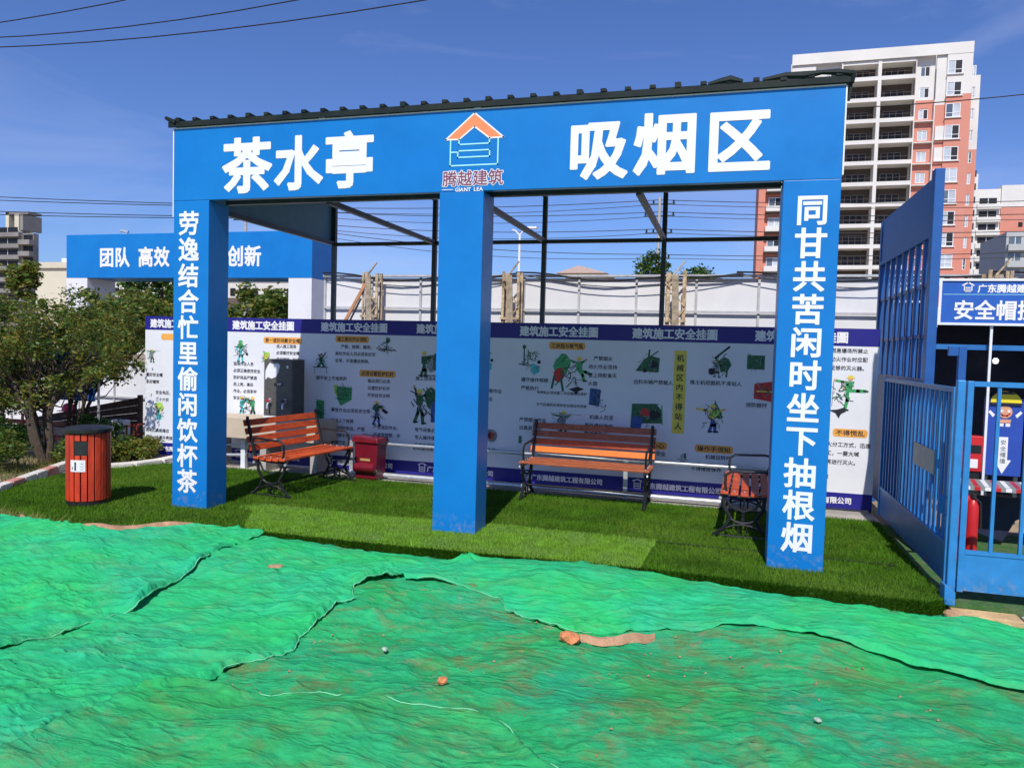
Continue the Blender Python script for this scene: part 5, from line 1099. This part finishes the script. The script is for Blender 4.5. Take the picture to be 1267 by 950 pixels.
for z in ZF[3:]:
    part('spandrel_panel', MB().box(tx(23.9), tx(24.88), TY - .22, TY + .0, tzz(z - .35), tzz(z + 1.3)), TW, tw_, world=True)
    part('window_sill', MB().box(tx(23.85), tx(26.75), TY - .45, TY - .26, tzz(z - .47), tzz(z - .37)), TW, tw_, world=True)
for z in ZF[:3]: part('window_sill', MB().box(tx(24.85), tx(26.75), TY - .45, TY - .26, tzz(z - .47), tzz(z - .37)), TW, tw_, world=True)
# left wing with stacked bays
LWT = 33; lw1 = MB(); lw1.box(tx(3.3), tx(6.7), TY + 1.2, TY + 14, 0, tzz(LWT)); part('left_wing', lw1, TO, tw_, world=True)
part('corner_pier', MB().box(tx(3.3), tx(4.15), TY + .4, TY + 1.19, 0, tzz(LWT)), TO, tw_, world=True)
for z in ZF[2:]:
    bay = part('bay', MB().box(tx(4.3), tx(6.7), TY + .1, TY + 1.19, tzz(z - .75), tzz(z - .05)), TW, tw_, world=True)
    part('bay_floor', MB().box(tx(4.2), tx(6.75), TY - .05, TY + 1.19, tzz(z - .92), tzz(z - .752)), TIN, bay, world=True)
    wnd(4.6, 6.3, z - .02, z + 1.2, TY + 1.05, 0)

def slab_block(label, x0, x1, y0, y1, top, st, m_wall, m_dark, nm='apartment_block', seed=1, bal=True, z0=0, cat='building', nbay=3):
    t = thing(nm, label, cat, ((x0 + x1) / 2, y0, 0)); part('wall', MB().box(x0, x1, y0 + .8, y1, 0, top), m_wall, t, world=True); z = z0 + st * .4; i = 0
    while z < top - st * .6:
        if bal: part('balcony', MB().box(x0 + .1, x1 - .1, y0 - .2, y0 + .79, z, z + st * .38), m_wall, t, world=True)
        for b in range(nbay):
            a0 = x0 + (x1 - x0) * (b + .15) / nbay; a1 = x0 + (x1 - x0) * (b + .85) / nbay
            w_ = part('window', MB().box(a0, a1, y0 + .72, y0 + .79, z + st * .40, z + st * .88), m_dark, t, world=True)
            part('frame', MB().box((a0 + a1) / 2 - .06, (a0 + a1) / 2 + .06, y0 + .66, y0 + .71, z + st * .40, z + st * .88), WHITETRIM, w_, world=True)
        z += st; i += 1
    return t
gbk = slab_block('weathered grey apartment block with long dark balconies at the left edge', -205, -176.5, 150, 153, 29, 2.9, GREYB, TDK, seed=2, nbay=3)
part('stair_tower', MB().box(-183.5, -182.4, 152, 156, 29, 33.9), CREAMB, gbk, world=True); part('stair_tower', MB().box(-180.5, -179, 152, 156, 29, 33.4), CREAMB, gbk, world=True); part('stair_tower', MB().box(-176.9, -175.9, 150.5, 156, 29, 33), GREYB, gbk, world=True); part('roof_beam', MB().box(-183.5, -175.9, 152, 156, 33.4, 34.0), GREYB, gbk, world=True)
part('side_wing', MB().box(-176.5, -173.0, 151, 152.5, 0, 28.2), GREYB, gbk, world=True)
for k_ in range(8): part('balcony', MB().box(-176.4, -172.6, 149.4, 150.9, 4.5 + 2.95 * k_, 5.7 + 2.95 * k_), GREYB, gbk, world=True); part('window', MB().box(-176.2, -173.2, 150.9, 150.99, 5.75 + 2.95 * k_, 7.2 + 2.95 * k_), TDK, gbk, world=True)
cbk = thing('cream_building', 'low cream building between the grey block and the blue arch', 'building', (-100, 92, 0))
part('wall', MB().box(-105, -97.5, 92, 100, 0, 12.4), CREAMB, cbk, world=True); part('cornice', MB().box(-105.3, -97.3, 91.6, 100, 12.4, 13.3), CREAMB, cbk, world=True); part('wing', MB().box(-97.5, -92, 95, 104, 0, 13.8), GREYB, cbk, world=True); part('roof_dome', MB().box(-102, -97, 94, 99, 13.3, 14.2), WHITETRIM, cbk, world=True)
for k_ in range(4): part('window', MB().box(-97.2 + .1, -96.2, 94.9, 94.99, 2 + 2.8 * k_, 3.6 + 2.8 * k_), TDK, cbk, world=True)
lbk = thing('long_low_building', 'long low white building with small dark windows, seen under the blue arch', 'building', (-55, 70, 0))
part('wall', MB().box(-72, -40, 70, 78, 0, 8.4), mat('low_building_white', (.62, .60, .55), .8, .06), lbk, world=True); part('roof_edge', MB().box(-72.2, -39.8, 69.8, 78, 8.4, 8.7), WHITETRIM, lbk, world=True); part('lower_band', MB().box(-72.1, -39.9, 69.9, 69.99, 2.5, 6.55), mat('dark_band', (.12, .09, .08), .8), lbk, world=True)
for k_ in range(22): part('window', MB().box(-71 + k_ * 1.42, -70.4 + k_ * 1.42, 69.9, 69.99, 6.8, 7.6), TDK, lbk, world=True)
slab_block('far white apartment block with balconies right of the tower', 52.5 * 1.0, 57.4, 190, 210, 40.5, 2.9, TW, TDK, seed=4, nbay=1)
ob = thing('apartment_block', 'orange-sided wing of the far block at the right edge', 'building', (60, 190.5, 0)); part('wall', MB().box(57.45, 70, 190.5, 212, 0, 36.4), TO, ob, world=True); part('upper_wall', MB().box(57.45, 70, 190.5, 212, 36.4, 41.2), TW, ob, world=True)
for k_ in range(7): part('window', MB().box(61, 61.8, 190.4, 190.49, 14 + 3 * k_, 15 + 3 * k_), TDK, ob, world=True)
slab_block('pale grey block with dark window bands at the right edge', 46.6, 60, 150, 165, 24.8, 2.9, mat('pale_grey_render', (.42, .44, .44), .8), TGL, seed=6, nbay=5)
slab_block('narrow pale block showing beside the lower right corner of the tower', 49.5, 52.2, 188, 200, 43.5, 2.9, TW, TDK, seed=6, nbay=1, bal=False)
pk_ = thing('gabled_house', 'pale gable roof peeping over the hoarding', 'house', (-17, 88, 0)); part('wall', MB().box(-19, -14.5, 88, 96, 0, 11.0), CREAMB, pk_, world=True); part('roof', MB().prism([(-20, 11.0), (-17.2, 11.9), (-13.8, 11.0)], 87, 97), mat('pink_roof', (.50, .38, .33), .8), pk_, world=True)

# ================================================================== POLES, LAMPS, CABLES
def pole(x, y, h, label, arms, r=.12):
    t = thing('utility_pole', label, 'utility pole', (x, y, 0)); part('shaft', MB().tube([(x, y, 0), (x, y, h)], [r, r * .7], 10), mat('pole_concrete', (.40, .39, .37), .9, .1), t, world=True, smooth=True)
    for z, w_ in arms:
        a = part('cross_arm', MB().bar((x - w_, y, z), (x + w_, y, z), .07, .08), DSTEEL, t, world=True)
        for q in (-w_ * .9, -w_ * .4, w_ * .4, w_ * .9): part('insulator', MB().lathe(x + q, y, [(.03, z + .04), (.07, z + .08), (.04, z + .13), (.07, z + .17), (.02, z + .24)], 8), IRON, a, world=True)
    return t
pole(-4.15, 45, 11.0, 'utility pole with four cross arms behind the pavilion back post', [(10.6, .9), (9.9, .9), (8.9, .8), (7.4, .7)])
pole(-32.6, 45, 11.4, 'utility pole with cross arms behind the blue slogan arch', [(11.1, 1.0), (10.3, 1.0)])
lm = thing('street_lamp', 'white street lamp right of the middle pillar', 'street lamp', (-12.7, 45, 0)); part('post', MB().tube([(-12.7, 45, 0), (-12.7, 45, 8.9)], [.11, .07], 8), WHITETRIM, lm, world=True); part('lamp_arm', MB().tube([(-12.7, 45, 8.9), (-12.4, 45, 9.3), (-12.0, 45, 9.35)], .05, 6), WHITETRIM, lm, world=True); part('lamp_head', MB().box(-12.2, -11.6, 44.85, 45.15, 9.3, 9.42), WHITETRIM, lm, world=True); part('lamp_arm', MB().tube([(-12.7, 45, 8.9), (-13.0, 45, 9.2), (-13.2, 45, 9.25)], .05, 6), WHITETRIM, lm, world=True)
def cable(p, q, sag, label, r=.02, grp='overhead power lines', n=16):
    pts = []
    for i in range(n + 1):
        t = i / n; v = Vector(p).lerp(Vector(q), t); v.z -= sag * 4 * t * (1 - t); pts.append(v)
    return tag(part('power_line', MB().tube(pts, r, 5), BLACKC), label, 'cable', grp)
Z4 = [(10.85, 10.75), (10.15, 10.05), (9.15, 9.2), (7.65, 8.4)]
n_ = ['topmost', 'second', 'third', 'lowest']
for i, (za, zb) in enumerate(Z4):
    cable((-32.6, 45, [11.3, 11.2, 10.5, 10.4][i]), (-4.15, 45, za), .35 + .1 * i, n_[i] + ' power line running left from the pole behind the pavilion', .022)
    cable((-32.6, 45.4, [11.35, 11.15, 10.5, 10.4][i] - .1), (-4.15, 45.5, za - .15), .55 + .12 * i, n_[i] + ' rear power line running left from the pole behind the pavilion', .018)
    cable((-4.15, 45, za), (30, 47, zb + .3), .5, n_[i] + ' power line running right from the pole behind the pavilion', .022)
    cable((-4.15, 45.5, za - .15), (30, 47.5, zb + .05), .5, n_[i] + ' rear power line running right from the pole behind the pavilion', .018)
    cable((-75, 45, [14.0, 13.6, 12.6, 12.2][i]), (-32.6, 45, [11.3, 11.2, 10.5, 10.4][i]), .2, n_[i] + ' power line left of the blue slogan arch', .03)
cable((-45, 30, 17.2), (12, 30, 19.4), 1.9, 'lowest of the three thick cables crossing the upper left sky', .03, 'thick cables in the upper left sky')
cable((-45, 30.5, 17.9), (6, 30.5, 21.2), 2.1, 'middle of the three thick cables crossing the upper left sky', .03, 'thick cables in the upper left sky')
cable((-45, 31, 18.3), (0, 31, 22.6), 1.2, 'uppermost thick cable in the upper left corner', .03, 'thick cables in the upper left sky')
cable((4.5, 45, 15.6), (22, 45, 16.4), .3, 'single cable crossing the sky right of the tower', .03)
